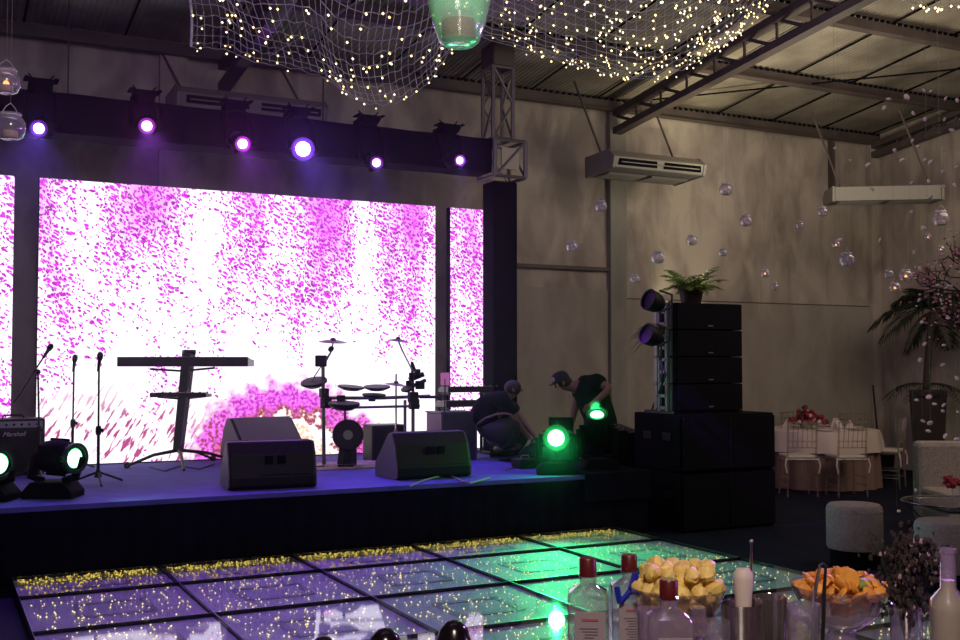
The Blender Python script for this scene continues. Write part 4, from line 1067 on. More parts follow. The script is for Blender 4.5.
# ---------------------------------------------------------------- fairy light nets
bulb_me = None
def net(label, far_pts, d_far, d_near, rise, nu, nv, nbulb, seed, rand_amp=.03, wire_r=.003, br=.009, taper=1.0):
    random.seed(seed)
    # smooth the swag through the given points
    pts = [Vector((a, b)) for a, b in far_pts]
    segs = len(pts) - 1
    def cr(u):
        s = min(u * segs, segs - 1e-6); i = int(s); f = s - i
        p0, p1, p2, p3 = pts[max(i - 1, 0)], pts[i], pts[i + 1], pts[min(i + 2, segs)]
        return .5 * ((2 * p1) + (p2 - p0) * f + (2 * p0 - 5 * p1 + 4 * p2 - p3) * f * f + (3 * p1 - p0 - 3 * p2 + p3) * f ** 3)
    back = Vector((-CF.x, -CF.y, 0)).normalized()
    def S(u, v):
        q = cr(u); dv = d_far - (d_far - d_near) * v; p = P(q.x, q.y, d_far) + CR * ((q.x - 480) / FPX * (dv - d_far) * .85)
        w = math.sin(u * 9 + v * 7) * rand_amp + math.sin(u * 23 + v * 4 + seed) * rand_amp * .5
        return p + back * ((d_far - d_near) * v) + Vector((0, 0, rise * v + w * (.3 + v))) + CR * (math.sin(v * 6 + u * 5) * rand_amp)
    root = thing('fairy_light_net', label, 'string lights', S(.5, 0), 0, 'fairy light nets under the roof')
    wm = MB()
    for j in range(nv):
        v = (j / (nv - 1)) ** 1.3
        wm.tube([S(i / 40, v) - Vector((0, 0, .02 * abs(math.sin(i * 1.7 + j)))) for i in range(41)], wire_r, 3, cap=False)
    for i in range(nu):
        u = i / (nu - 1); wm.tube([S(u, (j / 14) ** 1.3) for j in range(15)], wire_r * .7, 3, cap=False)
    for uu in (0, 1):
        wm.tube([S(uu, j / 14) + Vector((0, 0, .01 * math.sin(j * 2.2))) for j in range(15)], wire_r * 3.2, 5, cap=False)
    wm.build('wire_net', 'wire', root)
    hk = MB()
    for u in (0, 1):
        a = S(u, .5); hk.tube([a, Vector((a.x, a.y, roof_z(a.y) - .03))], .004, 4)
    hk.build('hanging_wire', 'wire', root)
    spots = []
    for k in range(nbulb):
        j = random.randrange(nv); v = (j / (nv - 1)) ** 1.3; u = random.random() ** (.72 if nu == 40 else 1)
        spots.append((S(u, v) - Vector((0, 0, random.uniform(.012, .05))), v))
    # the ones the camera sees largest become parts of their own
    def vis(p):
        r = p - CO; d = r.dot(CF); x, y = 480 + FPX * r.dot(CR) / d, 320 - FPX * r.dot(CU) / d
        return d if (0 < x < 960 and 0 < y < 640) else 99
    spots.sort(key=lambda q: vis(q[0]))
    me = None; rest = MB()
    for k, (p, v) in enumerate(spots):
        if k < 100:
            if me is None:
                o = MB().octa((0, 0, 0), br); o = o.build('light_bulb', 'bulb'); me = o.data; o.parent = root
            else: o = bpy.data.objects.new('light_bulb', me); COL.objects.link(o); o.parent = root
            o.location = p - root.location
        else: rest.octa(p, br * random.choice((.7, .9, 1.1)))
    if rest.v: tag(rest.build('small_bulbs', 'bulb', root), kind='stuff')
    return root
net('fairy light net drooping over the left screen, tied at its left hem', [(191, 46), (222, 48), (250, 62), (285, 66), (322, 76), (345, 93), (375, 101), (405, 98), (432, 82), (448, 60), (470, 34)], 7.4, 4.0, -.10, 46, 14, 240, 3, .035, br=.008)
net('brightest fairy light net sweeping up to the roof right of the large jar', [(462, 22), (480, 36), (520, 48), (560, 60), (600, 70), (640, 76), (675, 70), (705, 56), (735, 36), (760, 14), (785, -10)], 7.6, 3.6, .05, 40, 26, 1000, 5, .02, br=.008)
net('fairy light strings cut off at the top right corner of the photo', [(895, -14), (910, 2), (930, 4), (950, 3), (975, 6), (1000, -2)], 6.5, 4.0, .1, 8, 6, 90, 9, .02)
random.seed(21)
c = P(283, 10, 6.8)
t = thing('projector_tube', 'grey tube fixture caught in the left fairy light net', 'light fixture', c)
MB().tube([P(272, 22, 6.9), P(292, -6, 6.6)], .05, 10).build('casing', 'grey_plastic', t)
MB().tube([P(292, -6, 6.6), P(292, -6, 6.6) + Vector((0, 0, 2.0))], .006, 4).build('hanging_wire', 'wire', t)
tag(MB().tube([P(270, 55, 7.3), P(360, 0, 6.8), P(400, -26, 6.7)], .008, 5).build('tension_wire', 'alu'), 'straight wire crossing the left fairy light net', 'wire')

# ---------------------------------------------------------------- hanging glass jars
jar_t = thing('hanging_jar', 'x', 'jar', (0, 0, 0), 0)
r = 1.0
MB().lathe([(0, .002), (.55, 0), (.78, .12), (.95, .45), (1.0, .8), (.97, 1.15), (.80, 1.42), (.66, 1.52), (.64, 1.62), (.74, 1.72), (.72, 1.78), (.64, 1.74)], (0, 0, 0), 28).build('jar', 'jarglass', jar_t, smooth=True, solid=.03)
MB().lathe([(.50, .06), (.52, .10), (.52, .52), (.48, .55), (0, .55)], (0, 0, 0), 20).build('candle', 'candle', jar_t, smooth=True)
MB().lathe([(.69, 1.60), (.71, 1.64), (.69, 1.68)], (0, 0, 0), 16).tube([(-.68, 0, 1.64), (-.35, 0, 2.2), (0, 0, 2.5)], .02, 4).tube([(.68, 0, 1.64), (.35, 0, 2.2), (0, 0, 2.5)], .02, 4).build('wire_bail', 'wire', jar_t)
JAR = list(jar_t.children)
def place_jar(px, py, wpx, d, label, lit=False, group='glass jars hanging in the air', first=[True]):
    s = wpx / 2 / FPX * d; p = P(px, py, d)          # py: bottom of the jar
    if first[0]: o = jar_t; first[0] = False; o.location = p
    else:
        o = jar_t.copy(); COL.objects.link(o); o.location = p; o.rotation_euler = (0, 0, random.uniform(0, 3))
        for q_ in JAR:
            c_ = q_.copy(); COL.objects.link(c_); c_.parent = o
    o.scale = (s, s, s); o['label'] = label; o['group'] = group
    L = (roof_z(p.y) - .02 - p.z) / s
    th = MB().tube([(0, 0, 2.5), (0, 0, L)], .0005 / s if d > 5 else .0008 / s, 4); me = th.build('cord', 'thread'); me.parent = o
    if lit:
        f = MB().ball((0, 0, .68), .22, 8, 6, sc=(1, 1, 1.2)).build('flame', 'flame'); f.parent = o
    return o
place_jar(6, 93, 27, 3.0, 'large clear jar with a lit candle, upper of the two at the left edge', True)
place_jar(10, 139, 29, 2.9, 'large clear jar with an unlit candle, lower of the two at the left edge')
bj = P(459, 45, 2.2); u_ = 31 / FPX * 2.2
M['greenlit_jar'] = thin_glass('green_lit_jar_glass', (.93, .97, .95), .05, .6, 2.5, .15, .28, (.7, .85, .75))  # cloudy body and green tint stand for the beam's glow inside
t = thing('hanging_jar', 'largest hanging jar, glowing green, at the top centre', 'jar', bj, 0, 'glass jars hanging in the air')
MB().lathe([(0, 0), (u_ * .50, 0), (u_ * .64, u_ * .12), (u_ * .84, u_ * .7), (u_, u_ * 1.4), (u_, u_ * 2.2), (u_ * .84, u_ * 2.8), (u_ * .80, u_ * 2.9), (u_ * .86, u_ * 3.0)], bj, 32).build('jar', 'greenlit_jar', t, smooth=True, solid=.002)
MB().lathe([(u_ * .50, u_ * .16), (u_ * .54, u_ * .2), (u_ * .54, u_ * .78), (0, u_ * .80)], bj, 24).build('candle', 'candle_brown', t, smooth=True)
MB().lathe([(u_ * .52, u_ * .13), (u_ * .56, u_ * .15), (u_ * .56, u_ * .98)], bj, 24).build('candle_glass', 'jarglass', t, smooth=True)
MB().tube([bj + Vector((-u_ * .82, 0, u_ * 2.9)), bj + Vector((0, 0, u_ * 3.8)), bj + Vector((u_ * .82, 0, u_ * 2.9))], .0015, 5).tube([bj + Vector((0, 0, u_ * 3.8)), Vector((bj.x, bj.y, roof_z(bj.y) - .02))], .0012, 4).build('wire_bail', 'thread', t)
small = [(572, 251, 11, 'left of the wall pilaster, lower one'), (601, 211, 12, 'just left of the wall pilaster, below the air conditioner'), (658, 263, 13, 'above the two array lamps'),
         (692, 245, 11, 'straight above the speaker array'), (726, 195, 13, 'below the right end of the air conditioner'), (746, 226, 12, 'right of and above the speaker array'),
         (635, 283, 10, 'lowest one left of the speaker array'), (723, 256, 8, 'small one over the right half of the array'), (823, 216, 10, 'below the corner air conditioner'),
         (800, 228, 7, 'tiny one left of the corner air conditioner'), (847, 266, 15, 'brightest one in front of the corner'), (941, 225, 16, 'among the pink petals at the right edge'), (889, 278, 9, 'left of a pair above the palm'), (775, 290, 8, 'unlit low one near the wall seam')]
for px, py, w_, lb in small: place_jar(px, py, w_, 9.0 + (px % 7) * .35, 'small clear hanging jar, ' + lb)
lit = [(836, 248, 8, 'left of the corner'), (765, 277, 9, 'low over the table area'), (906, 281, 13, 'just above the palm leaves'), (895, 292, 11, 'touching the palm top, lowest of the lit ones'), (928, 240, 7, 'high among the petals'), (941, 252, 7, 'beside the blossom tree')]
for px, py, w_, lb in lit: place_jar(px, py, w_, 9.2 + (px % 5) * .3, 'small hanging jar with a glowing candle, ' + lb, True)
gl = P(458, -60, 2.2)

# ---------------------------------------------------------------- petal garlands
pet_me = MB().ball((0, 0, 0), .75, 8, 5, sc=(1.1, .8, .55), jit=.12).build('petal', 'paleblossom', smooth=True)
pet_data = pet_me.data; bpy.data.objects.remove(pet_me)
pets = [(835, 148), (850, 160), (868, 165), (840, 240), (872, 189), (880, 240), (884, 108), (889, 99), (907, 97), (912, 183), (914, 113), (926, 119), (925, 90), (929, 181), (932, 91), (945, 119), (946, 98), (958, 100), (953, 130), (944, 150),
        (913, 140), (918, 146), (926, 160), (931, 162), (957, 167), (944, 186), (955, 185), (930, 197), (912, 212), (924, 228), (915, 252), (920, 268), (937, 262), (944, 171), (922, 322), (925, 344), (920, 360), (917, 400), (919, 300),
        (929, 397), (935, 404), (944, 405), (943, 411), (923, 421), (930, 423), (928, 431), (945, 436), (957, 439), (916, 490), (899, 511), (941, 300), (948, 318), (944, 345), (943, 365), (957, 378), (958, 412), (951, 230), (936, 215), (902, 160), (895, 150)]
cols = {}
for x, y in pets: cols.setdefault(int(x // 9), []).append((x, y))
for k, ps in sorted(cols.items()):
    d = 5.2 + (k * 37 % 10) * .22; xm = sum(p[0] for p in ps) / len(ps)
    top = P(xm, min(p[1] for p in ps), d)
    ps = sorted(ps, key=lambda q: q[1])
    t = thing('petal_garland', 'thin thread of pale pink petals hanging at the right of the photo', 'garland', P(xm, ps[-1][1], d), 0, 'petal threads hanging at the right')
    ax0 = P(xm, ps[-1][1], d)
    MB().tube([ax0, Vector((ax0.x, ax0.y, roof_z(ax0.y) - .02))], .0005, 3).build('thread', 'thread', t)
    for x, y in ps:
        q = P(x, y, d); q = Vector((ax0.x, ax0.y, q.z)) + (q - Vector((ax0.x, ax0.y, q.z))) * .9
        o = bpy.data.objects.new('petal', pet_data); COL.objects.link(o); o.parent = t; o.location = q - t.location
        o.rotation_euler = (random.uniform(-1, 1), random.uniform(-1, 1), random.uniform(0, 6)); s = random.uniform(.016, .024); o.scale = (s, s, s)

# ---------------------------------------------------------------- palm in a planter
pb = Vector((12.6, 11.2, 0)); dp = depth(pb)
pb = G(929, 362 + FPX * 1.7 / dp - 0.5)
dp = depth((pb.x, pb.y, 1.7))
t = thing('planter', 'tall dark brown tapered planter in the far right corner', 'planter', pb)
rt = 23.5 / FPX * dp; ph = EYE - (390 - 362) / FPX * dp
MB().lathe([(rt * .72, 0), (rt, ph), (rt * .92, ph), (rt * .88, ph - .08), (0, ph - .08)], pb, 4).build('body', 'planter', t, bevel=.01)
soil = MB().lathe([(rt * .86, ph - .08), (0, ph - .05)], pb, 12).build('soil', 'bark', t)
pt = thing('palm_tree', 'dark palm with drooping fronds growing from the tall planter', 'palm', pb + Vector((0, 0, ph)))
tk = [P(926, 392, dp), P(928, 360, dp), P(930, 335, dp), P(933, 312, dp)]
MB().tube([tk[0] - Vector((0, 0, .15))] + tk, [.06, .055, .05, .045, .04], 8).build('trunk', 'bark', pt)
crown = P(932, 310, dp); fr = MB()
for (tx_, ty_, L, dr) in ((868, 322, 1.0, .7), (880, 335, .9, .9), (893, 296, .8, .5), (905, 288, .7, .4), (925, 282, .6, .3), (945, 285, .7, .4), (962, 300, .9, .6), (970, 322, .9, .9), (905, 345, .7, 1.0), (950, 340, .8, 1.0), (885, 310, .95, .7), (940, 290, .6, .4)):
    e = P(tx_, ty_ + 8, dp + random.uniform(-.4, .3)); v = e - crown; L = max((v.x ** 2 + v.y ** 2) ** .5, .25)
    rise = (v.z / L) + .9
    frond(fr, crown, (v.x, v.y, 0), L, .9, .34, 30, .020, rise)
fr.build('fronds', 'leaf', pt)
fr = MB()
for k in range(9):
    an = k * .7; frond(fr, P(926, 385, dp), CR * math.cos(an) * 1 + CF * math.sin(an) * .5, .62, .7, .16, 14, .012, .35)
t = thing('potted_fern', 'dark leafy plant spreading at the rim of the tall planter', 'plant', P(926, 390, dp)); fr.build('fronds', 'leaf', t)

# blossom tree at the right edge
d = 8.6; base = G(1010, 362 + FPX * 1.7 / d)
t = thing('blossom_tree', 'artificial pink blossom tree reaching in from the right edge', 'tree', base)
tr = MB(); tips = []
top = P(1000, 370, d); tr.tube([base, base.lerp(top, .5) + CR * .05, top], [.07, .06, .05], 8)
random.seed(4)
def branch(p, dirv, L, r, depth_):
    q = p + dirv * L; mid = (p + q) / 2 + Vector([random.uniform(-.05, .05) for _ in range(3)])
    tr.tube([p, mid, q], [r, r * .8, r * .6], 5); tips.append(mid); tips.append(q)
    if depth_ > 0:
        for _ in range(3):
            nd = (dirv + Vector([random.uniform(-.7, .7) for _ in range(3)])).normalized(); branch(q, nd, L * .68, r * .6, depth_ - 1)
for tx_, ty_ in ((960, 330), (950, 300), (965, 290), (985, 270), (1040, 280), (1050, 340)):
    v = (P(tx_, ty_, d + random.uniform(-.3, .3)) - top); branch(top, v.normalized(), v.length * .62, .022, 3)
tr.build('trunk', 'bark', t)
for nm, m, cnt, sz in (('blossoms', 'pink', 420, .016), ('pale_blossoms', 'paleblossom', 160, .013)):
    b = MB()
    for k in range(cnt):
        q = random.choice(tips) + Vector([random.gauss(0, .05) for _ in range(3)])
        b.ball(q, random.uniform(.6, 1.1) * sz, 5, 3, sc=(1, 1, .7))
    tag(b.build(nm, m, t), kind='stuff')

# ---------------------------------------------------------------- dining table and chairs
tc_ = P(818, 400, 14.9); tb_c = Vector((tc_.x, tc_.y, 0))
t = thing('round_table', 'round dining table hidden under pale cloths near the back wall', 'table', tb_c)
MB().lathe([(.72, .725), (.74, .735), (.74, .755), (.72, .76), (0, .76)], tb_c, 32).build('tabletop', 'planter', t)
MB().lathe([(.30, 0), (.30, .03), (.05, .06), (.05, .72)], tb_c, 16).build('pedestal', 'darkmetal', t)
def cloth(name, r0, z1, z0, m, label, folds, amp):
    c = MB(); n = 96; rings = []
    for (rr, z, a) in ((.0, z1, 0), (r0 * .9, z1, 0), (r0, z1 - .008, 0), (r0 + .012, z1 - .05, amp * .3), (r0 + .03, (z0 + z1) / 2, amp * .8), (r0 + .05, z0, amp)):
        rings.append([(tb_c.x + (rr + a * math.sin(folds * 2 * PI * k / n)) * math.cos(2 * PI * k / n), tb_c.y + (rr + a * math.sin(folds * 2 * PI * k / n)) * math.sin(2 * PI * k / n), z) for k in range(n)])
    c.add([p for r_ in rings for p in r_], [(i * n + j, i * n + (j + 1) % n, (i + 1) * n + (j + 1) % n, (i + 1) * n + j) for i in range(len(rings) - 1) for j in range(n)])
    return tag(c.build(name, m, smooth=True), label, 'tablecloth')
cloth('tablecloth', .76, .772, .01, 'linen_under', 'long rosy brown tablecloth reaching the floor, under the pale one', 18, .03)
cloth('overlay_cloth', .80, .780, .50, 'linen', 'short pale overlay cloth on top of the round table', 14, .02)
ch = thing('chiavari_chair', 'x', 'chair', (0, 0, 0), 0, 'gilt chairs around the round table')
for sx in (-1, 1):
    MB().tube([(sx * .19, -.18, 0), (sx * .18, -.17, .46)], .013, 6).build('leg', 'gold', ch)
    MB().tube([(sx * .19, .20, 0), (sx * .18, .18, .46), (sx * .18, .22, .95)], .013, 6).build('leg', 'gold', ch)
fm = MB()
for z in (.14, .24):
    for sx in (-1, 1): fm.tube([(sx * .185, -.175, z), (sx * .185, .19, z)], .008, 5)
for z in (.20,): fm.tube([(-.185, -.175, z), (.185, -.175, z)], .008, 5)
fm.build('stretchers', 'gold', ch)
MB().box((0, 0, .465), (.40, .40, .03)).build('seat', 'gold', ch, bevel=.008)
MB().box((0, -.01, .50), (.39, .38, .045)).build('cushion', 'linen', ch, bevel=.02)
bk = MB()
for z in (.62, .70, .86, .94): bk.tube([(-.18, .19 + (z - .46) * .08, z), (0, .21 + (z - .46) * .08, z), (.18, .19 + (z - .46) * .08, z)], .009, 5)
for k in range(5): bk.tube([(-.12 + k * .06, .20, .62), (-.12 + k * .06, .245, .94)], .006, 5)
bk.build('backrest', 'gold', ch)
for sx in (-1, 1): MB().tube([(sx * .20, .2, .49), (sx * .22, .22, .40), (sx * .20, .22, .30)], .012, 5).build('cushion_tie', 'linen', ch)
first = True
for px, d_, rz, lb in ((797, 13.78, PI - YAW, 'gilt chair with a pale cushion at the table, nearest the subwoofers'), (845, 13.78, PI - YAW + .1, 'gilt chair with a pale cushion in front of the table, its middle one'),
                       (886, 14.7, PI - YAW + 1.0, 'gilt chair turned sideways at the right end of the round table'), (858, 15.6, -.4, 'gilt chair behind the round table on the right'), (800, 16.1, .3, 'gilt chair behind the round table on the left')):
    p = P(px, 400, d_); loc = (p.x, p.y, 0)
    if first: ch.location = loc; ch.rotation_euler = (0, 0, rz); ch['label'] = lb; first = False
    else: dup(ch, loc, rz, lb)
fc = Vector((P(806, 420, 14.8).x, P(806, 420, 14.8).y, .78))
t = thing('flower_centrepiece', 'red and white flower arrangement in the middle of the round table', 'flowers', fc)
MB().lathe([(.07, 0), (.09, .10), (.08, .12), (0, .1)], fc, 16).build('vase', 'white_plastic', t, smooth=True)
for nm, m, cnt in (('red_flowers', 'red', 55), ('white_flowers', 'whiteflower', 14), ('foliage', 'leaf', 20)):
    b = MB()
    for k in range(cnt):
        a = random.uniform(0, 2 * PI); rr = random.uniform(0, .30); z = .08 + (.30 - rr) * .75 * random.random() + .02
        b.ball(fc + Vector((rr * math.cos(a), rr * math.sin(a), z)), random.uniform(.022, .038), 6, 4, jit=.25)
    tag(b.build(nm, m, t), kind='stuff')
pl_m = MB().lathe([(.05, 0), (.08, .004), (.12, .014), (.118, .018), (.07, .008), (0, .008)], (0, 0, 0), 24)
first = None
for k, a in enumerate((-.3, .6, -1.2, 1.6, -2.2)):
    p = tb_c + Vector((math.cos(a) * .55, math.sin(a) * .55, .781))
    lab = 'white plate laid on the pale cloth, ' + ['right side', 'far right side', 'front side', 'far side', 'left side'][k]
    if first is None: first = pl_m.build('plate', 'whiteflower', smooth=True); o = first
    else: o = first.copy(); COL.objects.link(o)
    o.location = p; tag(o, lab + ' of the round table', 'plate', 'plates on the round table')
np_ = MB().prism([(-.07, 0), (.07, 0), (0, .13)], -.04, .04, 'Y')
f1_ = None
for k, a in enumerate((-.6, .2, -1.7, 2.4)):
    p = tb_c + Vector((math.cos(a) * .42, math.sin(a) * .42, .781))
    if f1_ is None: f1_ = np_.build('folded_napkin', 'whiteflower'); o = f1_
    else: o = f1_.copy(); COL.objects.link(o)
    o.location = p; o.rotation_euler = (0, 0, a)
    tag(o, 'folded white napkin standing on the round table, ' + ['front right', 'right', 'front left', 'back left'][k], 'napkin', 'napkins on the round table')

# broom-like pole and bin against the wall
pw = G(882, 468, 0)
q0 = P(881, 462, 16.0); q1 = P(873, 385, 16.2)
t = thing('broom', 'dark broom leaning upright by the wall behind the table', 'broom', G(881, 470, 0))
MB().tube([G(881, 470, .06), q1], .014, 6).build('handle', 'planter', t)
MB().box(G(881, 470, .05), (.26, .06, .10)).build('brush', 'black', t, bevel=.01)
bc_ = G(883, 480, 0)
t = thing('waste_bin', 'low black bin on the floor right of the round table', 'bin', bc_)
MB().lathe([(.13, 0), (.17, .38), (.185, .40), (.17, .41), (.15, .38), (.12, .03), (0, .03)], bc_, 20).build('bucket', 'black', t, smooth=True)
MB().lathe([(.18, .405), (.175, .43), (0, .45)], bc_, 20).build('lid', 'black', t, smooth=True)

# ---------------------------------------------------------------- lounge furniture
def pouf(px, py, w_, label):
    b = G(px, py, 0); dpt = depth((b.x, b.y, EYE))
    t = thing('pouf', label, 'pouf', b, 0, 'round fabric poufs')
    r = w_ / 2 / FPX * dpt
    MB().lathe([(r * .96, .15), (r, .17), (r, .46), (r * .975, .495), (r * .9, .515), (r * .5, .522), (0, .524)], b, 40).build('cushion', 'fabric', t, smooth=True)
    MB().lathe([(r * .88, 0), (r * .88, .15)], b, 32).build('plinth', 'black_matte', t)
    MB().lathe([(r * 1.002, .455), (r * 1.012, .462), (r * 1.002, .469)], b, 40).build('piping', 'fabric', t, smooth=True)
pouf(855, 566, 54, 'round beige fabric pouf alone on the dark floor')
pouf(948, 590, 62, 'round beige fabric pouf cut off by the right edge, beside the glass table')
ab = P(972, 400, 10.6); ab = Vector((ab.x, ab.y, 0)); dA = depth((ab.x, ab.y, EYE))
t = thing('armchair', 'boxy beige fabric lounge chair cut off by the right edge', 'armchair', ab, -YAW)
def loc_b(mb, nm, m, par, **k): o = mb.build(nm, m, None, **k); o.parent = par; return o
loc_b(MB().box((0, .32, .50), (.90, .18, .80)), 'backrest', 'fabric', t, bevel=.05)
loc_b(MB().box((0, -.06, .36), (.86, .62, .18)), 'seat_cushion', 'fabric', t, bevel=.04)
loc_b(MB().box((0, .0, .18), (.82, .74, .16)), 'frame', 'fabric', t, bevel=.03)
for sx in (-1, 1):
    for sy in (-1, 1): loc_b(MB().tube([(sx * .34, sy * .28, 0), (sx * .34, sy * .28, .12)], .02, 8), 'leg', 'planter', t)
gb = P(952, 500, 9.2); gb = Vector((gb.x, gb.y, 0))
t = thing('glass_table', 'round glass side table with a thin metal rim at the right edge', 'side table', gb)
MB().lathe([(.40, .500), (.40, .512), (0, .512)], gb, 40).build('glass_top', 'glass', t, smooth=True)
MB().tube([gb + Vector((.405 * math.cos(2 * PI * k / 40), .405 * math.sin(2 * PI * k / 40), .506)) for k in range(41)], .008, 6).build('rim', 'steel', t, smooth=True)
for k in range(3):
    a = 2 * PI * k / 3 + .4
    MB().tube([gb + Vector((.38 * math.cos(a), .38 * math.sin(a), .50)), gb + Vector((.15 * math.cos(a), .15 * math.sin(a), .25)), gb + Vector((.33 * math.cos(a), .33 * math.sin(a), .0))], .010, 6).build('leg', 'steel', t)
fc = P(956, 494, 9.15)
fc = Vector((fc.x, fc.y, .513))
t = thing('flower_vase', 'red flowers in a slim clear vase on the glass table', 'flowers', fc)
MB().lathe([(.03, 0), (.035, .12), (.032, .12)], fc, 16).build('vase', 'jarglass', t, smooth=True)
b = MB()
for k in range(26): b.ball(fc + Vector((random.gauss(0, .06), random.gauss(0, .06), .15 + random.uniform(-.02, .05))), .022, 6, 4, jit=.2)
tag(b.build('red_flowers', 'red', t), kind='stuff')

# ---------------------------------------------------------------- bar in the foreground
CZ = 1.03
bar = thing('bar_counter', 'dark bar counter along the bottom of the photo', 'counter', (P(800, 640, 2.2).x, P(800, 640, 2.2).y, 0), -YAW)
def flat(x, y, d): p = P(x, y, d); return Vector((p.x, p.y, 0))
# local frame: x to the right of the view, y away
bo = Vector((bar.location.x, bar.location.y, 0)); lx = (Vector((0, 0, 0)) - bo).dot(Vector((CR.x, CR.y, 0)))
fwd = Vector((math.sin(YAW), math.cos(YAW), 0)); d0 = bo.dot(fwd)
loc_b(MB().box((lx + .15, 2.19 - d0, CZ - .02), (2.5, .66, .04)), 'worktop', 'counter', bar, bevel=.006)
loc_b(MB().box((lx + .15, 2.24 - d0, .5), (2.4, .48, .98)), 'front_panel', 'black_matte', bar, bevel=.01)
loc_b(MB().box((lx + .15, 2.24 - d0, .04), (2.42, .50, .08)), 'plinth', 'black', bar)
def on_bar(px, d, z=CZ):      # point on the bar at a horizontal distance d from the camera plane
    rt = (px - 480) / FPX * d
    return Vector((0, 0, z)) + fwd * d + Vector((CR.x, CR.y, 0)) * rt
def zpix(y, d): return EYE - (y - 362) / FPX * d
tr_c = on_bar(850, 2.33)
tray = thing('serving_tray', 'mirrored raised tray under the orange bowl and the vase', 'tray', tr_c, -YAW)
loc_b(MB().box((0.06, .02, .022), (.44, .34, .008)), 'plate', 'tray', tray)
loc_b(MB().box((0.06, .02, .009), (.40, .30, .018)), 'base', 'counter', tray)
TZ = CZ + .027

def square_bottle(px, d, top_y, label, wpx=40, ribbon=False):
    b = on_bar(px, d); w = wpx / FPX * d; zt = zpix(top_y, d); H = zt - CZ
    t = thing('gin_bottle', label, 'bottle', b, -YAW + random.uniform(-.1, .1), 'square glass bottles on the bar')
    def ring(hw, z, n=6, rad=.25):
        pts = []
        for (sx, sy) in ((1, 1), (-1, 1), (-1, -1), (1, -1)):
            cx_, cy_ = sx * hw * (1 - rad), sy * hw * (1 - rad); a0 = math.atan2(sy, sx) - PI / 4
            for k in range(n): a = a0 + PI / 2 * k / (n - 1); pts.append((cx_ + hw * rad * math.cos(a), cy_ + hw * rad * math.sin(a), z))
        return pts
    m = MB(); hw = w / 2; prof = [(hw * .95, 0, .25), (hw, .01, .25), (hw, H * .66, .25), (hw * .93, H * .72, .4), (hw * .45, H * .78, 1), (hw * .40, H * .80, 1), (hw * .40, H * .86, 1)]
    rings = [ring(a, z, 6, r_) for a, z, r_ in prof]; n = len(rings[0])
    m.add([p for r_ in rings for p in r_], [(i * n + j, i * n + (j + 1) % n, (i + 1) * n + (j + 1) % n, (i + 1) * n + j) for i in range(len(rings) - 1) for j in range(n)] + [tuple(range(n))[::-1]])
    loc_b(m, 'glass_body', 'smoke', t, smooth=True)
    loc_b(MB().lathe([(hw * .42, H * .85), (hw * .42, H * .99), (hw * .38, H), (0, H)], (0, 0, 0), 20), 'cap', 'cap_red', t, smooth=True)
    loc_b(MB().lathe([(hw * .46, H * .84), (hw * .48, H * .86), (hw * .44, H * .88)], (0, 0, 0), 20), 'neck_ring', 'glass', t)
    lb = loc_b(MB().box((hw * .08, -hw - .002, H * .33), (hw * 1.5, .003, H * .52)), 'label_plate', 'label_grey', t)
    loc_b(MB().box((hw * .08, -hw - .004, H * .53), (hw * .8, .002, H * .018)), 'red_print', 'print_red', lb)
    k_ = MB()
    for q in range(12): k_.box((hw * .08 + hw * .06 * (q % 3 - 1), -hw - .004, H * (.46 - q * .024)), (hw * (.9 - .14 * (q % 4)), .002, H * .006))
    loc_b(k_, 'grey_print', 'print_grey', lb)
    return t, hw, H
square_bottle(587, 2.30, 556, 'square glass bottle with a dark red cap, leftmost on the bar', 40)
t, hw, H = square_bottle(628, 2.42, 553, 'square glass bottle with a blue ribbon shape, second from the left', 38)
# blue zigzag on its shoulder
rb = MB(); s = .9
for (a, b_) in (((-.035, .135), (-.028, .10)), ((-.028, .10), (-.006, .125)), ((-.006, .125), (.006, .165)), ((.006, .165), (.02, .105)), ((-.01, .125), (.016, .122))):
    rb.tube([(a[0], -hw - .010, a[1] + .045), (b_[0], -hw - .010, b_[1] + .045)], .0065, 5)
loc_b(rb, 'blue_emblem', 'blue', t)
t2_, hw, H = square_bottle(667, 2.10, 577, 'square glass bottle with a dark red cap in front of the golden fruit', 44)
# short clear decanter with a square stopper
b = on_bar(696, 2.12); t = thing('decanter', 'clear bottle with a square glass stopper and blue stripe', 'bottle', b, -YAW, None)
loc_b(MB().lathe([(.03, 0), (.033, .01), (.033, .085), (.012, .105), (.012, .12), (.015, .124)], (0, 0, 0), 20), 'glass_body', 'smoke', t, smooth=True)
loc_b(MB().box((0, 0, .165), (.028, .028, .055)), 'stopper', 'cutglass', t, bevel=.004)
loc_b(MB().box((-.006, -.034, .06), (.012, .003, .09)), 'blue_stripe', 'blue', t)

# large glass of golden fruit
def fruit_heap(name, label, cat, c, layers, m, size, group, thin=False):
    """layers: (height, radius, count) rings of pieces that stay inside the bowl"""
    proto = None
    for (z, rr, n) in layers:
        for k in range(n):
            a = 2 * PI * k / n + z * 40 + random.uniform(-.1, .1)
            p = Vector(c) + Vector((rr * math.cos(a), rr * math.sin(a), z + random.uniform(-.003, .003)))
            if proto is None:
                mm = MB().ball((0, 0, 0), size, 12, 8, sc=(1, .85, .8) if not thin else (1, 1, .40), jit=.20 if not thin else .12); proto = mm.build(name, m, smooth=True); o = proto
            else: o = proto.copy(); COL.objects.link(o)
            o.location = p; o.rotation_euler = (random.uniform(-1, 1), random.uniform(-1, 1), random.uniform(0, 6)); q_ = random.uniform(.85, 1.15); o.scale = (q_, q_, q_)
            q3 = layers.index((z, rr, n)) / (len(layers) - 1); tag(o, label + (', low inside against the glass' if q3 < .34 else ', around the level of the rim' if q3 < .7 else ', on top of the heap'), cat, group)
b = on_bar(676, 2.36)
gz = zpix(604, 2.36)
t = thing('glass_bowl', 'large stemmed glass bowl heaped with golden fruit', 'bowl', b)
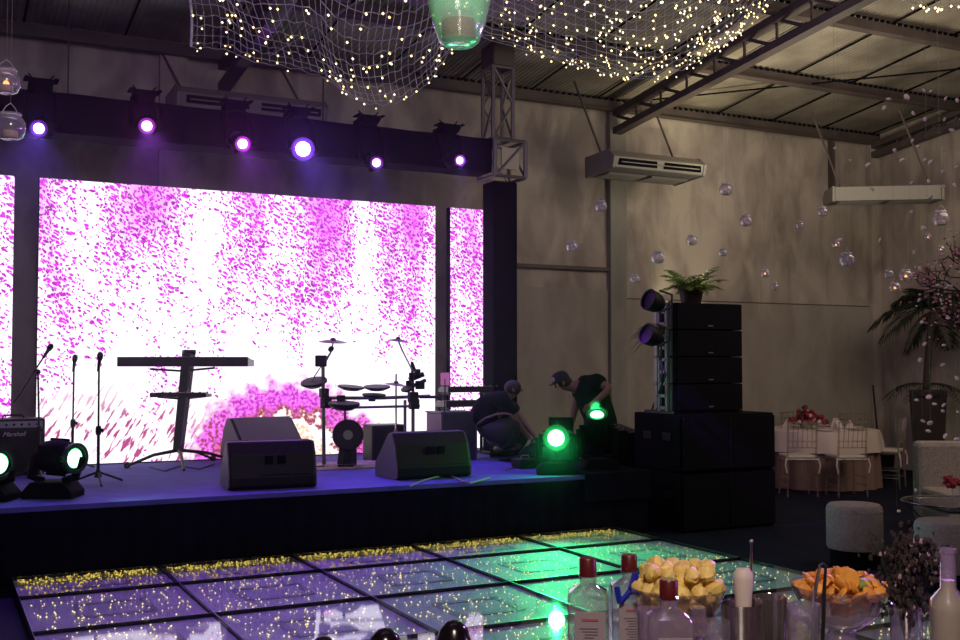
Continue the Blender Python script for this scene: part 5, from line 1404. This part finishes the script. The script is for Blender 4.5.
MB().lathe([(.05, 0), (.05, .006), (.012, .02), (.012, .04), (.05, .06), (.088, gz - CZ), (.105, gz - CZ + .045), (.102, gz - CZ + .045), (.084, gz - CZ), (.045, .066), (0, .062)], b, 32).build('bowl', 'cutglass', t, smooth=True)
fruit_heap('fruit_piece', 'golden fruit piece in the stemmed glass bowl', 'fruit', (b.x, b.y, CZ), [(gz - CZ - .045, .03, 4), (gz - CZ - .02, .058, 9), (gz - CZ + .015, .072, 12), (gz - CZ + .025, .03, 5), (gz - CZ + .045, .082, 12), (gz - CZ + .055, .04, 7), (gz - CZ + .078, .066, 9), (gz - CZ + .080, .022, 3)], 'fruit', .0205, 'golden fruit in the glass bowl')

# steel shaker with muddler and spoon
b = on_bar(738, 2.20); sz_ = zpix(600, 2.20) - CZ
t = thing('shaker_tin', 'polished steel shaker tin holding the pale muddler', 'shaker', b)
MB().lathe([(.030, 0), (.032, .004), (.039, sz_ - .004), (.041, sz_), (.038, sz_ - .003), (.030, .008), (0, .006)], b, 32).build('tin', 'steel', t, smooth=True)
m0 = on_bar(741, 2.20, CZ + .05); mz = zpix(566, 2.20)
tag(MB().lathe([(0, 0), (.014, 0), (.0145, .05), (.017, mz - m0.z - .06), (.0205, mz - m0.z - .022), (.019, mz - m0.z - .010), (.013, mz - m0.z - .002), (0, mz - m0.z)], m0, 20).build('muddler', 'pestle', smooth=True), 'thick pale wooden muddler standing in the steel shaker', 'muddler')
s0_ = on_bar(746, 2.24, CZ + .02); s1_ = on_bar(749.5, 2.24, zpix(540, 2.24))
t = thing('bar_spoon', 'thin steel bar spoon rising above the muddler', 'spoon', s0_)
MB().tube([s0_, s1_], .0026, 8).build('shaft', 'steel', t, smooth=True)
MB().ball(s1_, .0045).build('end_knob', 'steel', t, smooth=True)
def tumbler(px, d, top_y, wpx, label, m='glass', liquid=None):
    b = on_bar(px, d); H = zpix(top_y, d) - CZ; r = wpx / 2 / FPX * d
    t = thing('tumbler', label, 'glass', b, 0, 'drinking glasses on the bar')
    MB().lathe([(r * .86, 0), (r * .88, .004), (r, H - .002), (r * .985, H), (r * .95, H - .002), (r * .84, .014), (0, .012)], b, 28).build('glass', m, t, smooth=True)
    if liquid: MB().lathe([(r * .83, .016), (r * .90, H * .5), (0, H * .5)], b, 24).build('contents', liquid, t, smooth=True)
    return t
tumbler(767, 2.22, 594, 34, 'smoked steel tumbler right of the shaker', 'tray')
tumbler(800, 2.10, 601, 32, 'clear tumbler in front of the lime wedges, left of the tongs', 'cutglass', 'cordial_dark' if 'cordial_dark' in M else None)
tumbler(713, 2.16, 618, 28, 'clear tumbler between the decanter and the shaker', 'cutglass')
tumbler(648, 2.12, 606, 26, 'clear tumbler behind the second red capped bottle', 'cutglass')
# lime dish
b = on_bar(790, 2.42)
t = thing('lime_dish', 'low glass dish of lime wedges behind the tumblers', 'dish', b)
MB().lathe([(.05, 0), (.075, .05), (.08, .075), (.077, .075), (.07, .05), (.045, .006), (0, .005)], b, 28).build('dish', 'cutglass', t, smooth=True)
fruit_heap('lime_wedge', 'green lime wedge in the low glass dish', 'lime', (b.x, b.y, CZ), [(.045, .035, 6), (.070, .052, 9), (.085, .025, 5)], 'lime', .018, 'lime wedges in the low dish')

# orange bowl
b = on_bar(838, 2.36, TZ)
t = thing('crystal_bowl', 'cut crystal footed bowl full of orange slices', 'bowl', b)
bz = zpix(588, 2.36) - TZ
MB().lathe([(.060, 0), (.055, .008), (.030, .02), (.028, bz - .085), (.045, bz - .075), (.080, bz - .045), (.100, bz - .008), (.108, bz + .012), (.104, bz + .012), (.095, bz - .006), (.076, bz - .040), (.04, bz - .068), (0, bz - .070)], b, 36).build('bowl', 'cutglass', t)
fruit_heap('orange_slice', 'orange slice in the cut crystal bowl', 'orange', (b.x, b.y, TZ), [(bz - .045, .020, 4), (bz - .025, .045, 9), (bz - .008, .070, 13), (bz - .005, .030, 6), (bz + .008, .086, 17), (bz + .012, .050, 10), (bz + .022, .068, 13), (bz + .030, .035, 8), (bz + .036, .01, 2)], 'orange', .017, 'orange slices in the crystal bowl', True)
lw = on_bar(858, 2.31, zpix(582, 2.31))
tag(MB().ball(lw, .026, 12, 8, sc=(1, .8, .5)).build('lemon_slice', 'lime', smooth=True), 'yellow green lemon piece on the right of the orange slices', 'lemon')
rg = on_bar(847, 2.29, zpix(577, 2.29))
tag(MB().lathe([(0, -.003), (.020, -.003), (.023, 0), (.020, .003), (0, .003)], rg, 20, axis=(-.3, -.9, .35)).build('citrus_fruit', 'orange', smooth=True), 'upright round orange wheel on top of the fruit bowl', 'orange')
# tongs
t0_ = on_bar(806, 2.16, CZ + .03); tt = on_bar(820, 2.2, zpix(562, 2.2)); t1_ = on_bar(818, 2.2, CZ + .045)
t = thing('tongs', 'dark steel ice tongs standing upright by the orange bowl', 'tongs', t1_)
MB().tube([t0_, on_bar(812, 2.17, zpix(590, 2.17)), on_bar(817, 2.19, zpix(564, 2.19)), tt], [.004, .004, .003, .003], 6).build('left_arm', 'steel', t, smooth=True)
MB().tube([t1_, on_bar(821, 2.2, zpix(590, 2.2)), on_bar(823, 2.2, zpix(564, 2.2)), tt], [.004, .004, .003, .003], 6).build('right_arm', 'darkmetal', t, smooth=True)

# vase of dried flowers
b = on_bar(902, 2.34, TZ); vz = zpix(603, 2.34) - TZ
t = thing('flower_vase', 'clear straight glass vase of dark dried flowers on the tray', 'vase', b)
MB().lathe([(.030, 0), (.032, .006), (.034, vz - .01), (.040, vz), (.036, vz), (.030, vz - .012), (.028, .01), (0, .008)], b, 28).build('vase', 'cutglass', t, smooth=True)
dm, dl, stm = MB(), MB(), MB()
for k in range(44):
    a = random.uniform(0, 2 * PI); e = random.uniform(.01, .075); H = random.uniform(.01, .15)
    q = b + Vector((math.cos(a) * e, math.sin(a) * e, vz + H)); stm.tube([b + Vector((0, 0, .03)), b + Vector((math.cos(a) * .02, math.sin(a) * .02, vz)), q], .0014, 4)
    for _ in range(16):
        w_ = q + Vector((random.gauss(0, .016), random.gauss(0, .016), random.gauss(-.008, .018)))
        (dm if random.random() < .93 else dl).ball(w_, random.uniform(.003, .0065), 5, 3, sc=(1, .7, 1.3), jit=.3)
stm.build('stems', 'leaf', t); tag(dm.build('dark_blooms', 'dried', t), kind='stuff'); tag(dl.build('pale_blooms', 'driedlight', t), kind='stuff')

def round_bottle(px, d, top_y, wpx, label, m):
    b = on_bar(px, d); r = wpx / 2 / FPX * d; H = zpix(top_y, d) - CZ
    t = thing('liqueur_bottle', label, 'bottle', b, 0, 'tall bottles at the right end of the bar')
    MB().lathe([(r * .9, 0), (r, .008), (r, H * .62), (r * .92, H * .68), (r * .42, H * .75), (r * .40, H * .97), (r * .48, H * .975), (r * .48, H), (r * .36, H)], b, 28).build('glass_body', 'smoke', t, smooth=True)
    MB().lathe([(r * .86, .01), (r * .93, H * .60), (r * .8, H * .67), (r * .36, H * .74), (r * .33, H * .80), (0, H * .80)], b, 28).build('liquid', m, t, smooth=True)
round_bottle(944, 2.12, 547, 37, 'tall clear bottle filled with cloudy pale liquid', 'cordial')
round_bottle(975, 2.20, 556, 34, 'tall bottle cut off by the right edge', 'driedlight')

# black domed jars left on the counter
for k, (px, py, w_, lb) in enumerate(((325, 633, 38, 'glossy black domed jar, leftmost and lowest at the bottom edge'), (386, 625, 42, 'glossy black domed jar in the middle of three at the bottom edge'), (454, 617, 42, 'glossy black domed jar, highest and rightmost of three at the bottom edge'))):
    d = 1.98; b = on_bar(px, d); top = zpix(py, d) - CZ; r = w_ / 2 / FPX * d
    t = thing('domed_jar', lb, 'jar', b, 0, 'black domed jars on the bar')
    MB().lathe([(r * .8, 0), (r * .92, .006), (r * .98, top * .45), (r * .96, top * .5)], b, 28).build('body', 'black_gloss', t, smooth=True)
    MB().lathe([(r * 1.0, top * .5), (r * 1.0, top * .56), (r * .90, top * .76), (r * .66, top * .92), (r * .34, top * .985), (0, top)], b, 32).build('lid', 'black_gloss', t, smooth=True)
    MB().lathe([(r * 1.0, top * .49), (r * 1.03, top * .52), (r * 1.0, top * .55)], b, 28).build('metal_rim', 'darkmetal', t, smooth=True)
